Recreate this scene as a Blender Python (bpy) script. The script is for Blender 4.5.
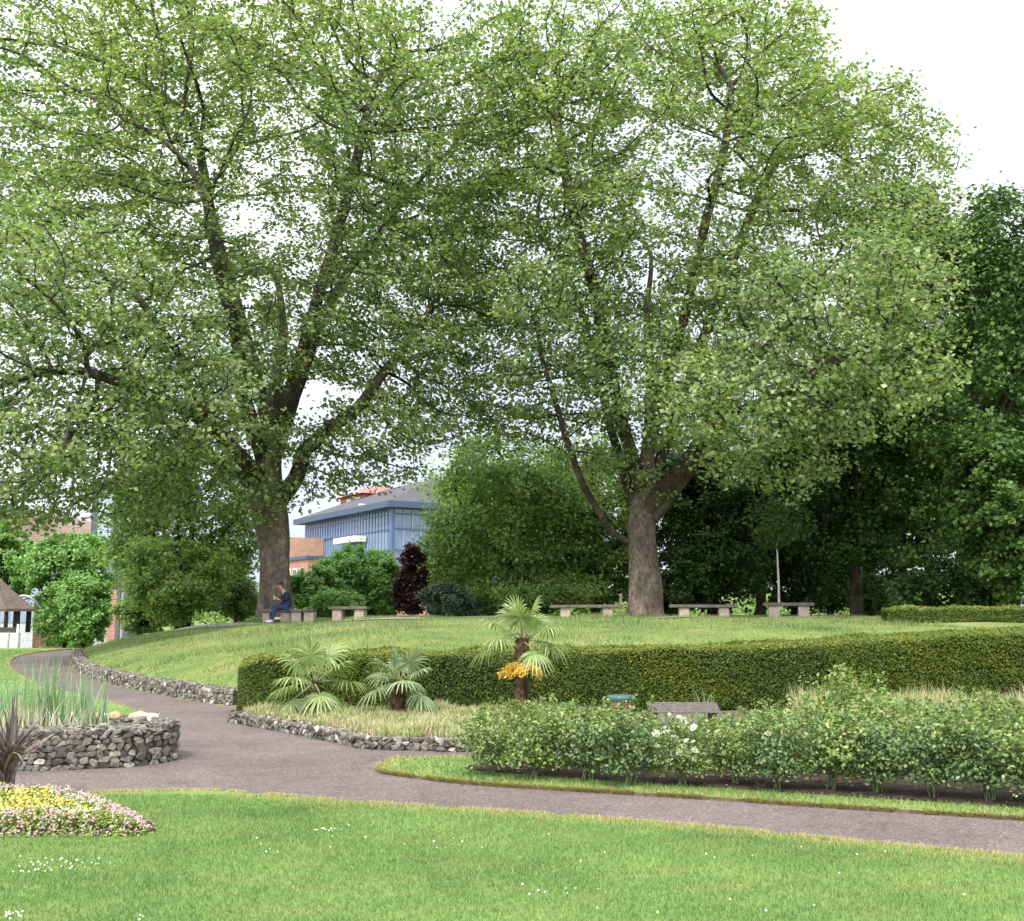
import bpy, bmesh, math, random
import numpy as np
from mathutils import Vector, Matrix, noise
rng = np.random.default_rng(7); random.seed(7)
R = math.radians
sc = bpy.context.scene
for o in list(bpy.data.objects): bpy.data.objects.remove(o)
C = sc.collection
# ------------------------------------------------------------ camera
F = 1100.0; CX, CY = 512.0, 460.5; HZ = 612.0; EYE = 1.6
PITCH = math.atan((HZ-CY)/F)
cam = bpy.data.objects.new('camera', bpy.data.cameras.new('camera')); C.objects.link(cam)
cam.location = (0,0,EYE); cam.rotation_euler = (math.pi/2+PITCH,0,0)
cam.data.sensor_fit='HORIZONTAL'; cam.data.sensor_width=36; cam.data.lens=36*F/1024
cam.data.clip_start=.1; cam.data.clip_end=6000
sc.camera = cam
# ------------------------------------------------------------ sky, sun, exposure
SUN_EL, SUN_AZ = 52, 22
W = bpy.data.worlds.new("World"); sc.world = W; W.use_nodes = True
nt = W.node_tree; nt.nodes.clear()
wo = nt.nodes.new('ShaderNodeOutputWorld'); bg = nt.nodes.new('ShaderNodeBackground')
sky = nt.nodes.new('ShaderNodeTexSky'); sky.sky_type='NISHITA'; sky.sun_disc=False
sky.sun_elevation=R(SUN_EL); sky.sun_rotation=R(180+SUN_AZ); sky.air_density=1.2; sky.dust_density=3
tc = nt.nodes.new('ShaderNodeTexCoord'); nz = nt.nodes.new('ShaderNodeTexNoise'); nz.inputs['Scale'].default_value=2.2; nz.inputs['Detail'].default_value=5
cr = nt.nodes.new('ShaderNodeValToRGB')
cr.color_ramp.elements[0].position=.3; cr.color_ramp.elements[0].color=(.66,.75,.95,1)
cr.color_ramp.elements[1].position=.65; cr.color_ramp.elements[1].color=(1,1,1,1)
sca = nt.nodes.new('ShaderNodeVectorMath'); sca.operation='SCALE'; sca.inputs['Scale'].default_value=9.5
_sd=(-math.cos(R(SUN_EL))*math.sin(R(SUN_AZ)),-math.cos(R(SUN_EL))*math.cos(R(SUN_AZ)),math.sin(R(SUN_EL)))
dt=nt.nodes.new('ShaderNodeVectorMath'); dt.operation='DOT_PRODUCT'; dt.inputs[1].default_value=_sd
mr=nt.nodes.new('ShaderNodeMapRange'); mr.inputs['From Min'].default_value=-.6; mr.inputs['From Max'].default_value=1; mr.inputs['To Min'].default_value=6.0; mr.inputs['To Max'].default_value=19
mx = nt.nodes.new('ShaderNodeMix'); mx.data_type='RGBA'; mx.clamp_factor=True; mx.inputs[0].default_value=.82
nt.links.new(tc.outputs['Generated'], dt.inputs[0]); nt.links.new(dt.outputs['Value'], mr.inputs['Value']); nt.links.new(mr.outputs[0], sca.inputs['Scale'])
nt.links.new(tc.outputs['Generated'], nz.inputs['Vector']); nt.links.new(nz.outputs['Fac'], cr.inputs['Fac'])
nt.links.new(cr.outputs['Color'], sca.inputs[0])
nt.links.new(sky.outputs[0], mx.inputs[6]); nt.links.new(sca.outputs[0], mx.inputs[7])
nt.links.new(mx.outputs[2], bg.inputs['Color']); bg.inputs['Strength'].default_value=.1
nt.links.new(bg.outputs[0], wo.inputs[0])
sl = bpy.data.lights.new('sun','SUN'); sl.energy=2.4; sl.angle=R(12); sl.color=(1,.95,.86)
so = bpy.data.objects.new('sun', sl); C.objects.link(so); so.rotation_euler=(R(90-SUN_EL),0,R(-SUN_AZ)); so.location=(0,0,60)
sc.view_settings.view_transform='Standard'; sc.view_settings.look='None'; sc.view_settings.gamma=1
sc.view_settings.use_curve_mapping=False
sc.view_settings.exposure=.9
sc.render.engine='CYCLES'
sc.cycles.max_bounces=6; sc.cycles.diffuse_bounces=3; sc.cycles.glossy_bounces=2; sc.cycles.transmission_bounces=4
sc.render.resolution_x=1024; sc.render.resolution_y=921
# ------------------------------------------------------------ helpers
ca, sa = math.cos(PITCH), math.sin(PITCH)
def ray(px,py):
    dx=(px-CX)/F; dy=(CY-py)/F
    return np.array([dx, ca-sa*dy, sa+ca*dy])
def P(px,py,depth):
    r=ray(px,py); t=depth/r[1]; return np.array([r[0]*t, depth, EYE+r[2]*t])
def G(px,py,z=0.0):
    r=ray(px,py); t=(z-EYE)/r[2]; return np.array([r[0]*t, r[1]*t, z])
def G2(l, z=0.0): return [tuple(G(a,b,z)[:2]) for a,b in l]
def spline(pts, n=8, closed=False):
    p=np.array(pts,float); m=len(p); out=[]
    rngi = range(m) if closed else range(m-1)
    for i in rngi:
        g=lambda k: p[k%m] if closed else p[min(max(k,0),m-1)]
        a,b,c,d=g(i-1),g(i),g(i+1),g(i+2)
        for t in np.linspace(0,1,n,endpoint=False):
            out.append(.5*((2*b)+(c-a)*t+(2*a-5*b+4*c-d)*t*t+(3*b-a-3*c+d)*t**3))
    if not closed: out.append(p[-1])
    return np.array(out)
def inpoly(X,Y,poly):
    poly=np.asarray(poly); ins=np.zeros(np.shape(X),bool); n=len(poly); j=n-1
    for i in range(n):
        xi,yi=poly[i][:2]; xj,yj=poly[j][:2]
        c=((yi>Y)!=(yj>Y))&(X<(xj-xi)*(Y-yi)/(yj-yi+1e-12)+xi); ins^=c; j=i
    return ins
def pdist(X,Y,poly,closed=True):
    poly=np.asarray(poly)[:,:2]; d=np.full(np.shape(X),1e9); n=len(poly)
    for i in range(n if closed else n-1):
        a=poly[i]; b=poly[(i+1)%n]; ab=b-a; L=(ab**2).sum()+1e-12
        t=np.clip(((X-a[0])*ab[0]+(Y-a[1])*ab[1])/L,0,1)
        d=np.minimum(d,np.hypot(X-a[0]-t*ab[0],Y-a[1]-t*ab[1]))
    return d
def smooth(t): t=np.clip(t,0,1); return t*t*(3-2*t)

def mesh_np(name, parts, mats, smooth_=False):
    """parts: list of (V,F,matidx) with F (n,k) arrays"""
    Vs=[];off=0;loops=[];starts=[];tot=[];mi=[];ls=0
    for V,Fc,m in parts:
        V=np.asarray(V,float).reshape(-1,3); Fc=np.asarray(Fc,int)
        if len(Fc)==0: continue
        Vs.append(V); k=Fc.shape[1]; loops.append((Fc+off).ravel()); n=len(Fc)
        starts.append(ls+np.arange(n)*k); tot.append(np.full(n,k)); mi.append(np.full(n,m)); ls+=n*k; off+=len(V)
    V=np.concatenate(Vs); lo=np.concatenate(loops)
    me=bpy.data.meshes.new(name); me.vertices.add(len(V)); me.vertices.foreach_set('co',V.ravel())
    me.loops.add(len(lo)); me.loops.foreach_set('vertex_index',lo.astype(np.int32))
    s=np.concatenate(starts); me.polygons.add(len(s))
    me.polygons.foreach_set('loop_start',s.astype(np.int32)); me.polygons.foreach_set('loop_total',np.concatenate(tot).astype(np.int32))
    me.polygons.foreach_set('material_index',np.concatenate(mi).astype(np.int32))
    me.polygons.foreach_set('use_smooth',np.full(len(s),bool(smooth_)))
    for m in (mats if isinstance(mats,(list,tuple)) else [mats]): me.materials.append(m)
    me.update(calc_edges=True); me.validate(); return me
def tag(o,label=None,cat=None,group=None,kind=None):
    if label: o['label']=label
    if cat: o['category']=cat
    if group: o['group']=group
    if kind: o['kind']=kind
    return o
def thing(name,label,cat,loc=(0,0,0),rz=0,group=None):
    o=bpy.data.objects.new(name,None); C.objects.link(o); o.location=loc; o.rotation_euler=(0,0,rz); o.empty_display_size=.2
    return tag(o,label,cat,group)
def obj(name,me,parent=None,world=False):
    o=bpy.data.objects.new(name,me); C.objects.link(o)
    if parent is not None:
        o.parent=parent
        if world: o.location=-Vector(parent.location)
    return o
def dup(root,loc,rz,scale=1,label=None):
    r=root.copy(); C.objects.link(r); r.location=loc; r.rotation_euler=(0,0,rz); r.scale=(scale,)*3
    if label: r['label']=label
    for ch in list(root.children):
        c=ch.copy(); C.objects.link(c); c.parent=r
        for g in list(ch.children):
            d=g.copy(); C.objects.link(d); d.parent=c
    return r
class MB:
    def __init__(s): s.p=[]
    def add(s,V,Fc,m=0): s.p.append((np.asarray(V,float),np.asarray(Fc),m)); return s
    def box(s,x0,x1,y0,y1,z0,z1,m=0,M=None):
        V=np.array([[x,y,z] for z in (z0,z1) for y in (y0,y1) for x in (x0,x1)],float)
        if M is not None: V=M(V)
        return s.add(V,[[0,2,3,1],[4,5,7,6],[0,1,5,4],[2,6,7,3],[0,4,6,2],[1,3,7,5]],m)
    def tube(s,pts,rad,n=8,m=0,cap=True,mod=None):
        V,Fq,Ft=tube(pts,rad,n,cap,mod); s.add(V,Fq,m)
        if len(Ft): s.add(V,Ft,m)
        return s
    def bevbox(s,x0,x1,y0,y1,z0,z1,b=.01,m=0,jit=0,M=None):
        bm=bmesh.new(); bmesh.ops.create_cube(bm,size=1)
        for v in bm.verts: v.co=Vector(((x0+x1)/2+v.co.x*(x1-x0),(y0+y1)/2+v.co.y*(y1-y0),(z0+z1)/2+v.co.z*(z1-z0)))
        bmesh.ops.bevel(bm,geom=list(bm.edges),offset=b,segments=2,affect='EDGES')
        bmesh.ops.triangulate(bm,faces=list(bm.faces))
        V=np.array([v.co[:] for v in bm.verts]); V+=rng.normal(0,1,V.shape)*jit
        if M is not None: V=M(V)
        Fc=np.array([[v.index for v in f.verts] for f in bm.faces]); bm.free(); return s.add(V,Fc,m)
    def build(s,name,mats,parent=None,world=False,sm=False): return obj(name,mesh_np(name,s.p,mats,sm),parent,world)
def tube(pts,rad,n=8,cap=True,mod=None):
    pts=np.asarray(pts,float); k=len(pts); rad=np.broadcast_to(np.asarray(rad,float),(k,))
    T=np.gradient(pts,axis=0); T/=np.linalg.norm(T,axis=1,keepdims=True)+1e-9
    ref=np.array([1.,0,0]) if abs(T[:,0]).max()<.9 else (np.array([0,1.,0]) if abs(T[:,1]).max()<.9 else np.array([0.1,.1,1.]))
    A=np.cross(T,ref); A/=np.linalg.norm(A,axis=1,keepdims=True)+1e-9; B=np.cross(T,A)
    th=np.arange(n)*2*np.pi/n
    rr=rad[:,None]*(np.ones((k,n)) if mod is None else mod(k,n,pts))
    V=(pts[:,None,:]+rr[:,:,None]*(np.cos(th)[None,:,None]*A[:,None,:]+np.sin(th)[None,:,None]*B[:,None,:])).reshape(-1,3)
    i=np.arange(k-1)[:,None]*n; j=np.arange(n)[None,:]; j2=(j+1)%n
    Fq=np.stack([i+j,i+j2,i+n+j2,i+n+j],-1).reshape(-1,4); Ft=[]
    if cap:
        V=np.vstack([V,pts[0],pts[-1]]); a=k*n; jj=np.arange(n)
        Ft=np.vstack([np.stack([np.full(n,a),(jj+1)%n,jj],-1),np.stack([np.full(n,a+1),(k-1)*n+jj,(k-1)*n+(jj+1)%n],-1)])
    return V,Fq,Ft
def leafmesh(cent,nrm,size,asp=.9,fold=.25,shape='kite'):
    """one folded leaf per centre; returns V,F(quads)"""
    n=len(cent); nrm=nrm/(np.linalg.norm(nrm,axis=1,keepdims=True)+1e-9)
    t=rng.normal(size=(n,3)); t-=nrm*(t*nrm).sum(1,keepdims=True); t/=np.linalg.norm(t,axis=1,keepdims=True)+1e-9
    b=np.cross(nrm,t); s=np.broadcast_to(size,(n,))[:,None]
    if shape=='kite':
        V=np.stack([cent-t*s*.5, cent+b*s*.45*asp+t*s*.02-nrm*s*fold*.4, cent+t*s*.55-nrm*s*.1, cent-b*s*.45*asp+t*s*.02-nrm*s*fold*.4],1)
        return V.reshape(-1,3), np.arange(n*4).reshape(n,4)
    # six point leaf, folded down the middle: two quads
    V=np.stack([cent-t*s*.5, cent+b*s*.38*asp-t*s*.15-nrm*s*fold*.3, cent+b*s*.32*asp+t*s*.22-nrm*s*fold*.3, cent+t*s*.55-nrm*s*.15,
                cent-b*s*.32*asp+t*s*.22-nrm*s*fold*.3, cent-b*s*.38*asp-t*s*.15-nrm*s*fold*.3],1).reshape(-1,3)
    a=np.arange(n)[:,None]*6
    return V, np.concatenate([a+np.array([[0,1,2,3]]),a+np.array([[0,3,4,5]])])
def blades(base,h,w,lean,yaw=None,segs=1,curl=1.0,leandir=None):
    """tapered grass blades"""
    n=len(base); h=np.broadcast_to(h,(n,)); w=np.broadcast_to(w,(n,)); lean=np.broadcast_to(lean,(n,))
    yaw=rng.uniform(0,2*np.pi,n) if yaw is None else yaw
    ld=yaw+np.pi/2+rng.normal(0,.3,n) if leandir is None else leandir
    sd=np.stack([np.cos(yaw),np.sin(yaw),0*yaw],1); L=np.stack([np.cos(ld),np.sin(ld),0*ld],1); up=np.array([0,0,1.])
    if segs==1:
        tip=base+up*h[:,None]+L*(lean*h)[:,None]
        V=np.stack([base-sd*w[:,None]/2,base+sd*w[:,None]/2,tip],1).reshape(-1,3)
        return [(V,np.arange(n*3).reshape(n,3))]
    rows=[]
    for k in range(segs+1):
        t=k/segs; ww=w*(1-t**2.2)*.5 if k<segs else w*.02
        c=base+up*(h*(t-curl*.35*t**3*lean))[:,None]+L*(lean*h*t**1.8)[:,None]
        rows+= [c-sd*ww[:,None], c+sd*ww[:,None]]
    V=np.stack(rows,1).reshape(-1,3); m=2*(segs+1); a=np.arange(n)[:,None]*m
    Fq=np.concatenate([a+np.array([[2*k,2*k+1,2*k+3,2*k+2]]) for k in range(segs)])
    return [(V,Fq)]
# ------------------------------------------------------------ materials
def newmat(name):
    m=bpy.data.materials.new(name); m.use_nodes=True; t=m.node_tree; t.nodes.clear()
    o=t.nodes.new('ShaderNodeOutputMaterial'); b=t.nodes.new('ShaderNodeBsdfPrincipled'); t.links.new(b.outputs[0],o.inputs[0])
    return m,t,o,b
def ramp(t,stops,fac):
    r=t.nodes.new('ShaderNodeValToRGB'); e=r.color_ramp.elements
    while len(e)<len(stops): e.new(.5)
    for i,(p,c) in enumerate(stops): e[i].position=p; e[i].color=(*c,1)
    t.links.new(fac,r.inputs[0]); return r.outputs[0]
def noise_n(t,scale,detail=4,coord='Object',vscale=None,rough=.55):
    tc=t.nodes.new('ShaderNodeTexCoord'); n=t.nodes.new('ShaderNodeTexNoise'); n.inputs['Scale'].default_value=scale; n.inputs['Detail'].default_value=detail; n.inputs['Roughness'].default_value=rough
    if coord=='World':
        g=t.nodes.new('ShaderNodeNewGeometry'); src=g.outputs['Position']
    else: src=tc.outputs[coord]
    if vscale:
        mp=t.nodes.new('ShaderNodeMapping'); mp.inputs['Scale'].default_value=vscale; t.links.new(src,mp.inputs[0]); src=mp.outputs[0]
    t.links.new(src,n.inputs['Vector']); return n.outputs['Fac']
def mixc(t,f,a,b,mode='MIX'):
    m=t.nodes.new('ShaderNodeMix'); m.data_type='RGBA'; m.blend_type=mode
    for i,v in ((0,f),(6,a),(7,b)):
        if hasattr(v,'is_linked'): t.links.new(v,m.inputs[i])
        elif i==0: m.inputs[0].default_value=v
        else: m.inputs[i].default_value=(*v,1)
    return m.outputs[2]
def bump(t,b,h,strength=.4,dist=.02):
    n=t.nodes.new('ShaderNodeBump'); n.inputs['Strength'].default_value=strength; n.inputs['Distance'].default_value=dist
    t.links.new(h,n.inputs['Height']); t.links.new(n.outputs[0],b.inputs['Normal'])
def leafmat(name,stops,trans=.35,rough=.55,nscale=.35,tint=(1,1,1),tintamt=.35,spec=.25):
    m,t,o,b=newmat(name); g=t.nodes.new('ShaderNodeNewGeometry')
    c=ramp(t,stops,g.outputs['Random Per Island'])
    n=noise_n(t,nscale,3,'World'); f=ramp(t,[(.38,(0,0,0)),(.62,(1,1,1))],n)
    ta=t.nodes.new('ShaderNodeMath'); ta.operation='MULTIPLY'; t.links.new(f,ta.inputs[0]); ta.inputs[1].default_value=tintamt
    c2=mixc(t,ta.outputs[0],c,mixc(t,1.0,c,tint,'MULTIPLY'))
    t.links.new(c2,b.inputs['Base Color']); b.inputs['Roughness'].default_value=rough; b.inputs['Specular IOR Level'].default_value=spec
    if trans>0:
        tr=t.nodes.new('ShaderNodeBsdfTranslucent'); ms=t.nodes.new('ShaderNodeMixShader'); ms.inputs[0].default_value=trans
        t.links.new(mixc(t,1.0,c2,(1.2,1.35,.65),'MULTIPLY'),tr.inputs['Color'])
        t.links.new(b.outputs[0],ms.inputs[1]); t.links.new(tr.outputs[0],ms.inputs[2]); t.links.new(ms.outputs[0],o.inputs[0])
    return m
def solid(name,col,rough=.6,metal=0,var=.25,scale=6,bmp=.15,coord='Object',spec=.4):
    m,t,o,b=newmat(name); n=noise_n(t,scale,5,coord)
    d=tuple(x*(1-var) for x in col); l=tuple(min(1,x*(1+var)) for x in col)
    t.links.new(ramp(t,[(.3,d),(.7,l)],n),b.inputs['Base Color']); b.inputs['Roughness'].default_value=rough; b.inputs['Metallic'].default_value=metal
    b.inputs['Specular IOR Level'].default_value=spec
    if bmp: bump(t,b,noise_n(t,scale*5,4,coord),bmp,.02)
    return m
def grassground(name,cols,dry=(.24,.21,.07),dryamt=.5,scale=.5,fine=60):
    m,t,o,b=newmat(name)
    n1=noise_n(t,scale,6,'World'); n2=noise_n(t,fine,3,'World'); n3=noise_n(t,scale*2.3,5,'World',(1,2.2,1))
    base=ramp(t,[(.3,cols[0]),(.5,cols[1]),(.7,cols[2])],n1)
    f=ramp(t,[(.48,(0,0,0)),(.62,(1,1,1))],n3); ml=t.nodes.new('ShaderNodeMath'); ml.operation='MULTIPLY'; ml.inputs[1].default_value=dryamt; t.links.new(f,ml.inputs[0])
    c=mixc(t,ml.outputs[0],base,dry)
    c=mixc(t,.55,c,ramp(t,[(.3,(.45,.45,.45)),(.7,(1.3,1.3,1.3))],n2),'MULTIPLY')
    t.links.new(c,b.inputs['Base Color']); b.inputs['Roughness'].default_value=.9; b.inputs['Specular IOR Level'].default_value=.1
    bump(t,b,n2,.6,.03); return m
def grassblade(name,cols,dry=(.34,.30,.12),dryamt=.5,scale=.5,trans=.3,patch=None):
    m,t,o,b=newmat(name); g=t.nodes.new('ShaderNodeNewGeometry')
    n1=noise_n(t,scale,6,'World'); n3=noise_n(t,scale*2.3,5,'World',(1,2.2,1))
    base=ramp(t,[(.3,cols[0]),(.5,cols[1]),(.7,cols[2])],n1)
    f=ramp(t,[(.48,(0,0,0)),(.62,(1,1,1))],n3); ml=t.nodes.new('ShaderNodeMath'); ml.operation='MULTIPLY'; ml.inputs[1].default_value=dryamt; t.links.new(f,ml.inputs[0])
    c=mixc(t,ml.outputs[0],base,dry)
    if patch:
        n4=noise_n(t,.33,3,'World'); f4=ramp(t,[(.60,(0,0,0)),(.68,(.6,.6,.6))],n4); c=mixc(t,f4,c,patch)
    c=mixc(t,.8,c,ramp(t,[(0,(.75,.76,.75)),(.5,(1,1,1)),(1,(1.22,1.2,1.15))],g.outputs['Random Per Island']),'MULTIPLY')
    t.links.new(c,b.inputs['Base Color']); b.inputs['Roughness'].default_value=.6; b.inputs['Specular IOR Level'].default_value=.2
    tr=t.nodes.new('ShaderNodeBsdfTranslucent'); ms=t.nodes.new('ShaderNodeMixShader'); ms.inputs[0].default_value=trans
    t.links.new(c,tr.inputs['Color']); t.links.new(b.outputs[0],ms.inputs[1]); t.links.new(tr.outputs[0],ms.inputs[2]); t.links.new(ms.outputs[0],o.inputs[0])
    return m
def barkmat(name,c0,c1,c2,sc_=2.5):
    m,t,o,b=newmat(name)
    n=noise_n(t,sc_,6,'Object',(1,1,.7)); v=noise_n(t,sc_*4,6,'Object',(1,1,.55))
    c=mixc(t,.6,ramp(t,[(.3,c0),(.5,c1),(.68,c2)],n),ramp(t,[(.36,(.3,.3,.3)),(.5,(.95,.95,.95)),(.68,(1.4,1.4,1.4))],v),'MULTIPLY')
    t.links.new(c,b.inputs['Base Color']); b.inputs['Roughness'].default_value=.9; b.inputs['Specular IOR Level'].default_value=.15
    bump(t,b,v,.9,.08); return m
def stonemat(name,stops):
    m,t,o,b=newmat(name); g=t.nodes.new('ShaderNodeNewGeometry')
    c=ramp(t,stops,g.outputs['Random Per Island']); n=noise_n(t,22,6,'World')
    c=mixc(t,.75,c,ramp(t,[(.3,(.35,.35,.36)),(.5,(.9,.9,.88)),(.7,(1.6,1.55,1.4))],n),'MULTIPLY')
    t.links.new(c,b.inputs['Base Color']); b.inputs['Roughness'].default_value=.85; bump(t,b,noise_n(t,60,4,'World'),.5,.01); return m
def asphalt(name,c,sc_=90):
    m,t,o,b=newmat(name)
    n=noise_n(t,.6,5,'World'); v=t.nodes.new('ShaderNodeTexVoronoi'); v.inputs['Scale'].default_value=sc_
    g=t.nodes.new('ShaderNodeNewGeometry'); t.links.new(g.outputs['Position'],v.inputs['Vector'])
    hs=t.nodes.new('ShaderNodeSeparateColor'); t.links.new(v.outputs['Color'],hs.inputs[0])
    sp=ramp(t,[(0,(.55,.55,.55)),(.7,(1,1,1)),(.93,(1.15,1.15,1.15)),(1,(1.9,1.85,1.75))],hs.outputs[0])
    n2=noise_n(t,2.3,6,'World',None,.7); base=mixc(t,1.0,ramp(t,[(.3,tuple(x*.82 for x in c)),(.7,tuple(x*1.16 for x in c))],n),ramp(t,[(.35,(.84,.83,.82)),(.5,(1,1,1)),(.68,(1.08,1.07,1.05))],n2),'MULTIPLY')
    t.links.new(mixc(t,1.0,base,sp,'MULTIPLY'),b.inputs['Base Color']); b.inputs['Roughness'].default_value=.85; b.inputs['Specular IOR Level'].default_value=.3
    bump(t,b,v.outputs['Distance'],.5,.01); return m
def brickmat(name,c1,c2,mort=(.45,.4,.35),scale=1.0):
    m,t,o,b=newmat(name); tc=t.nodes.new('ShaderNodeTexCoord'); mp=t.nodes.new('ShaderNodeMapping'); mp.inputs['Rotation'].default_value=(R(90),0,0)
    br=t.nodes.new('ShaderNodeTexBrick'); br.inputs['Scale'].default_value=scale; br.inputs['Color1'].default_value=(*c1,1); br.inputs['Color2'].default_value=(*c2,1); br.inputs['Mortar'].default_value=(*mort,1)
    br.inputs['Brick Width'].default_value=.45; br.inputs['Row Height'].default_value=.15; br.inputs['Mortar Size'].default_value=.012
    t.links.new(tc.outputs['Object'],mp.inputs[0]); t.links.new(mp.outputs[0],br.inputs['Vector'])
    n=noise_n(t,1.2,5); c=mixc(t,.5,br.outputs['Color'],ramp(t,[(.3,(.7,.7,.7)),(.7,(1.2,1.2,1.2))],n),'MULTIPLY')
    t.links.new(c,b.inputs['Base Color']); b.inputs['Roughness'].default_value=.9; return m
def glassmat(name,col,rough=.08,spec=.8):
    m,t,o,b=newmat(name); n=noise_n(t,.8,2); t.links.new(ramp(t,[(.35,tuple(x*.8 for x in col)),(.65,col)],n),b.inputs['Base Color'])
    b.inputs['Roughness'].default_value=rough; b.inputs['Specular IOR Level'].default_value=spec; return m

PLANE=leafmat('plane_leaf',[(0,(.092,.152,.055)),(.4,(.160,.238,.09)),(.8,(.25,.33,.145)),(1,(.43,.46,.26))],.46,.45,.18,(1.2,1.05,.8),.5,.35)
PLANE2=leafmat('plane_leaf_pale',[(0,(.10,.158,.057)),(.4,(.172,.25,.095)),(.8,(.262,.34,.15)),(1,(.44,.47,.26))],.46,.45,.18,(1.2,1.1,.8),.5,.35)
DARK=leafmat('dark_shaded_leaf',[(0,(.020,.048,.011)),(.5,(.036,.08,.016)),(1,(.07,.13,.026))],.22,.5,.3,(1.3,1.3,.8),.5)  # dark foliage; the shade inside the right-hand wood is put into this colour
MDARK=leafmat('mid_dark_leaf',[(0,(.04,.09,.025)),(.5,(.075,.15,.04)),(1,(.13,.22,.06))],.28,.5,.35,(1.2,1.1,.8),.5)
MIDG=leafmat('mid_leaf',[(0,(.105,.19,.055)),(.5,(.18,.285,.09)),(1,(.30,.40,.14))],.4,.5,.35,(1.3,1.15,.8),.6)
LIME=leafmat('lime_leaf',[(0,(.14,.27,.075)),(.5,(.22,.38,.115)),(1,(.32,.47,.17))],.35,.5,.5,(.8,.9,.8),.5)
PURP=leafmat('purple_leaf',[(0,(.035,.014,.018)),(.5,(.055,.022,.028)),(1,(.10,.045,.05))],.2,.5,.5,(1.2,1,1),.5)
GREYG=leafmat('grey_green_leaf',[(0,(.06,.10,.065)),(.5,(.09,.14,.09)),(1,(.15,.20,.13))],.2,.5,.6,(.8,.9,.9),.5)
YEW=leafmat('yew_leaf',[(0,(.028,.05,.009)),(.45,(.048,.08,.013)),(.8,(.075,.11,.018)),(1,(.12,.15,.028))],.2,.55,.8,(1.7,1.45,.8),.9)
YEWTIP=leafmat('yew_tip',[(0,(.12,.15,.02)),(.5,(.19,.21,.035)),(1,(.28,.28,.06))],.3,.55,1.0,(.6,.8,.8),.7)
ROSE=leafmat('rose_leaf',[(0,(.065,.115,.035)),(.4,(.13,.205,.058)),(.8,(.21,.29,.09)),(1,(.37,.41,.17))],.3,.45,2.0,(1.3,1.1,.8),.5,.4)
ROSEB=leafmat('rose_leaf_blue',[(0,(.06,.11,.04)),(.5,(.115,.185,.06)),(1,(.21,.29,.11))],.25,.4,2.0,(.8,.9,1.),.5,.4)
ROSEY=leafmat('rose_leaf_young',[(0,(.10,.19,.04)),(.5,(.20,.30,.08)),(.85,(.34,.38,.13)),(1,(.34,.22,.12))],.3,.45,2.0,(.8,.95,.8),.5,.4)
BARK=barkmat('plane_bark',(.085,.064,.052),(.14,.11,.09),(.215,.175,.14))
BARKB=barkmat('limb_bark_silhouette',(.035,.028,.022),(.07,.056,.045),(.12,.10,.08))  # plane bark darkened for the limbs, their silhouette shade put into the colour
BARKD=barkmat('dark_bark',(.02,.016,.012),(.045,.036,.028),(.08,.065,.05))
CANE=solid('cane',(.10,.13,.05),.6,0,.4,15)
# ------------------------------------------------------------ terrain
wall_px=[(77,656),(76,661),(84,672),(105,681),(130,687),(155,692),(180,697),(205,701),(240,706)]
wall_line=[G(a,b) for a,b in wall_px]; wall_line=spline([w[:2] for w in wall_line],6)
hedge_front=[(-4.25,17.35),(-3.2,17.55),(0,17.9),(3,18.2),(6,18.8),(8.5,19.5),(13,21)]
mound=np.vstack([[(-17.5,66),(-17.3,52)],wall_line,[(-3.3,19.0),(0,19.4),(3,19.7),(6,20.3),(8.5,21),(13,22.5),(20,24),(40,28),(60,60),(60,110),(-12,110)]])
def H(X,Y):
    X=np.asarray(X,float); Y=np.asarray(Y,float)
    base=-1.2*smooth((Y-49)/14)
    ins=inpoly(X,Y,mound); d=np.where(ins,pdist(X,Y,mound),0)
    m=.24*np.clip(d/.3,0,1)+1.15*(1-np.exp(-(d/3.6)**1.15))
    top=np.where(ins, m + .03*np.sin(X*1.3+Y*.7)*smooth(d/4)+.025*np.sin(X*.55-Y*1.1)*smooth(d/4), 0)
    # mound is measured from z=0, so cancel the drop beneath it
    blend=smooth(d/3)
    return base*(1-blend)+top
def Hs(x,y): return float(H(np.array([x]),np.array([y]))[0])
def axis(fine0,fine1,step,far0,far1,grow=1.25):
    a=list(np.arange(fine0,fine1+1e-6,step)); s=step
    while a[-1]<far1: s*=grow; a.append(a[-1]+s)
    s=step; b=[]; x=fine0
    while x>far0: s*=grow; x-=s; b.append(x)
    return np.array(b[::-1]+a)
xs=axis(-20,14,.28,-2500,2500); ys=axis(14,52,.28,-60,3500)
XX,YY=np.meshgrid(xs,ys); ZZ=H(XX,YY); V=np.stack([XX,YY,ZZ],-1).reshape(-1,3)
nx=len(xs); i=np.arange(len(ys)-1)[:,None]*nx; j=np.arange(nx-1)[None,:]
Fq=np.stack([i+j,i+j+1,i+nx+j+1,i+nx+j],-1).reshape(-1,4)
MG=[(.09,.16,.045),(.15,.215,.06),(.26,.28,.10)]
GROUND=grassground('mound_grass_soil',MG,(.26,.23,.08),.6,.35,25)
tag(obj('ground',mesh_np('ground',[(V,Fq,0)],[GROUND],True)),kind='structure')
ASPH=asphalt('path_asphalt',(.158,.126,.115),70)
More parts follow.
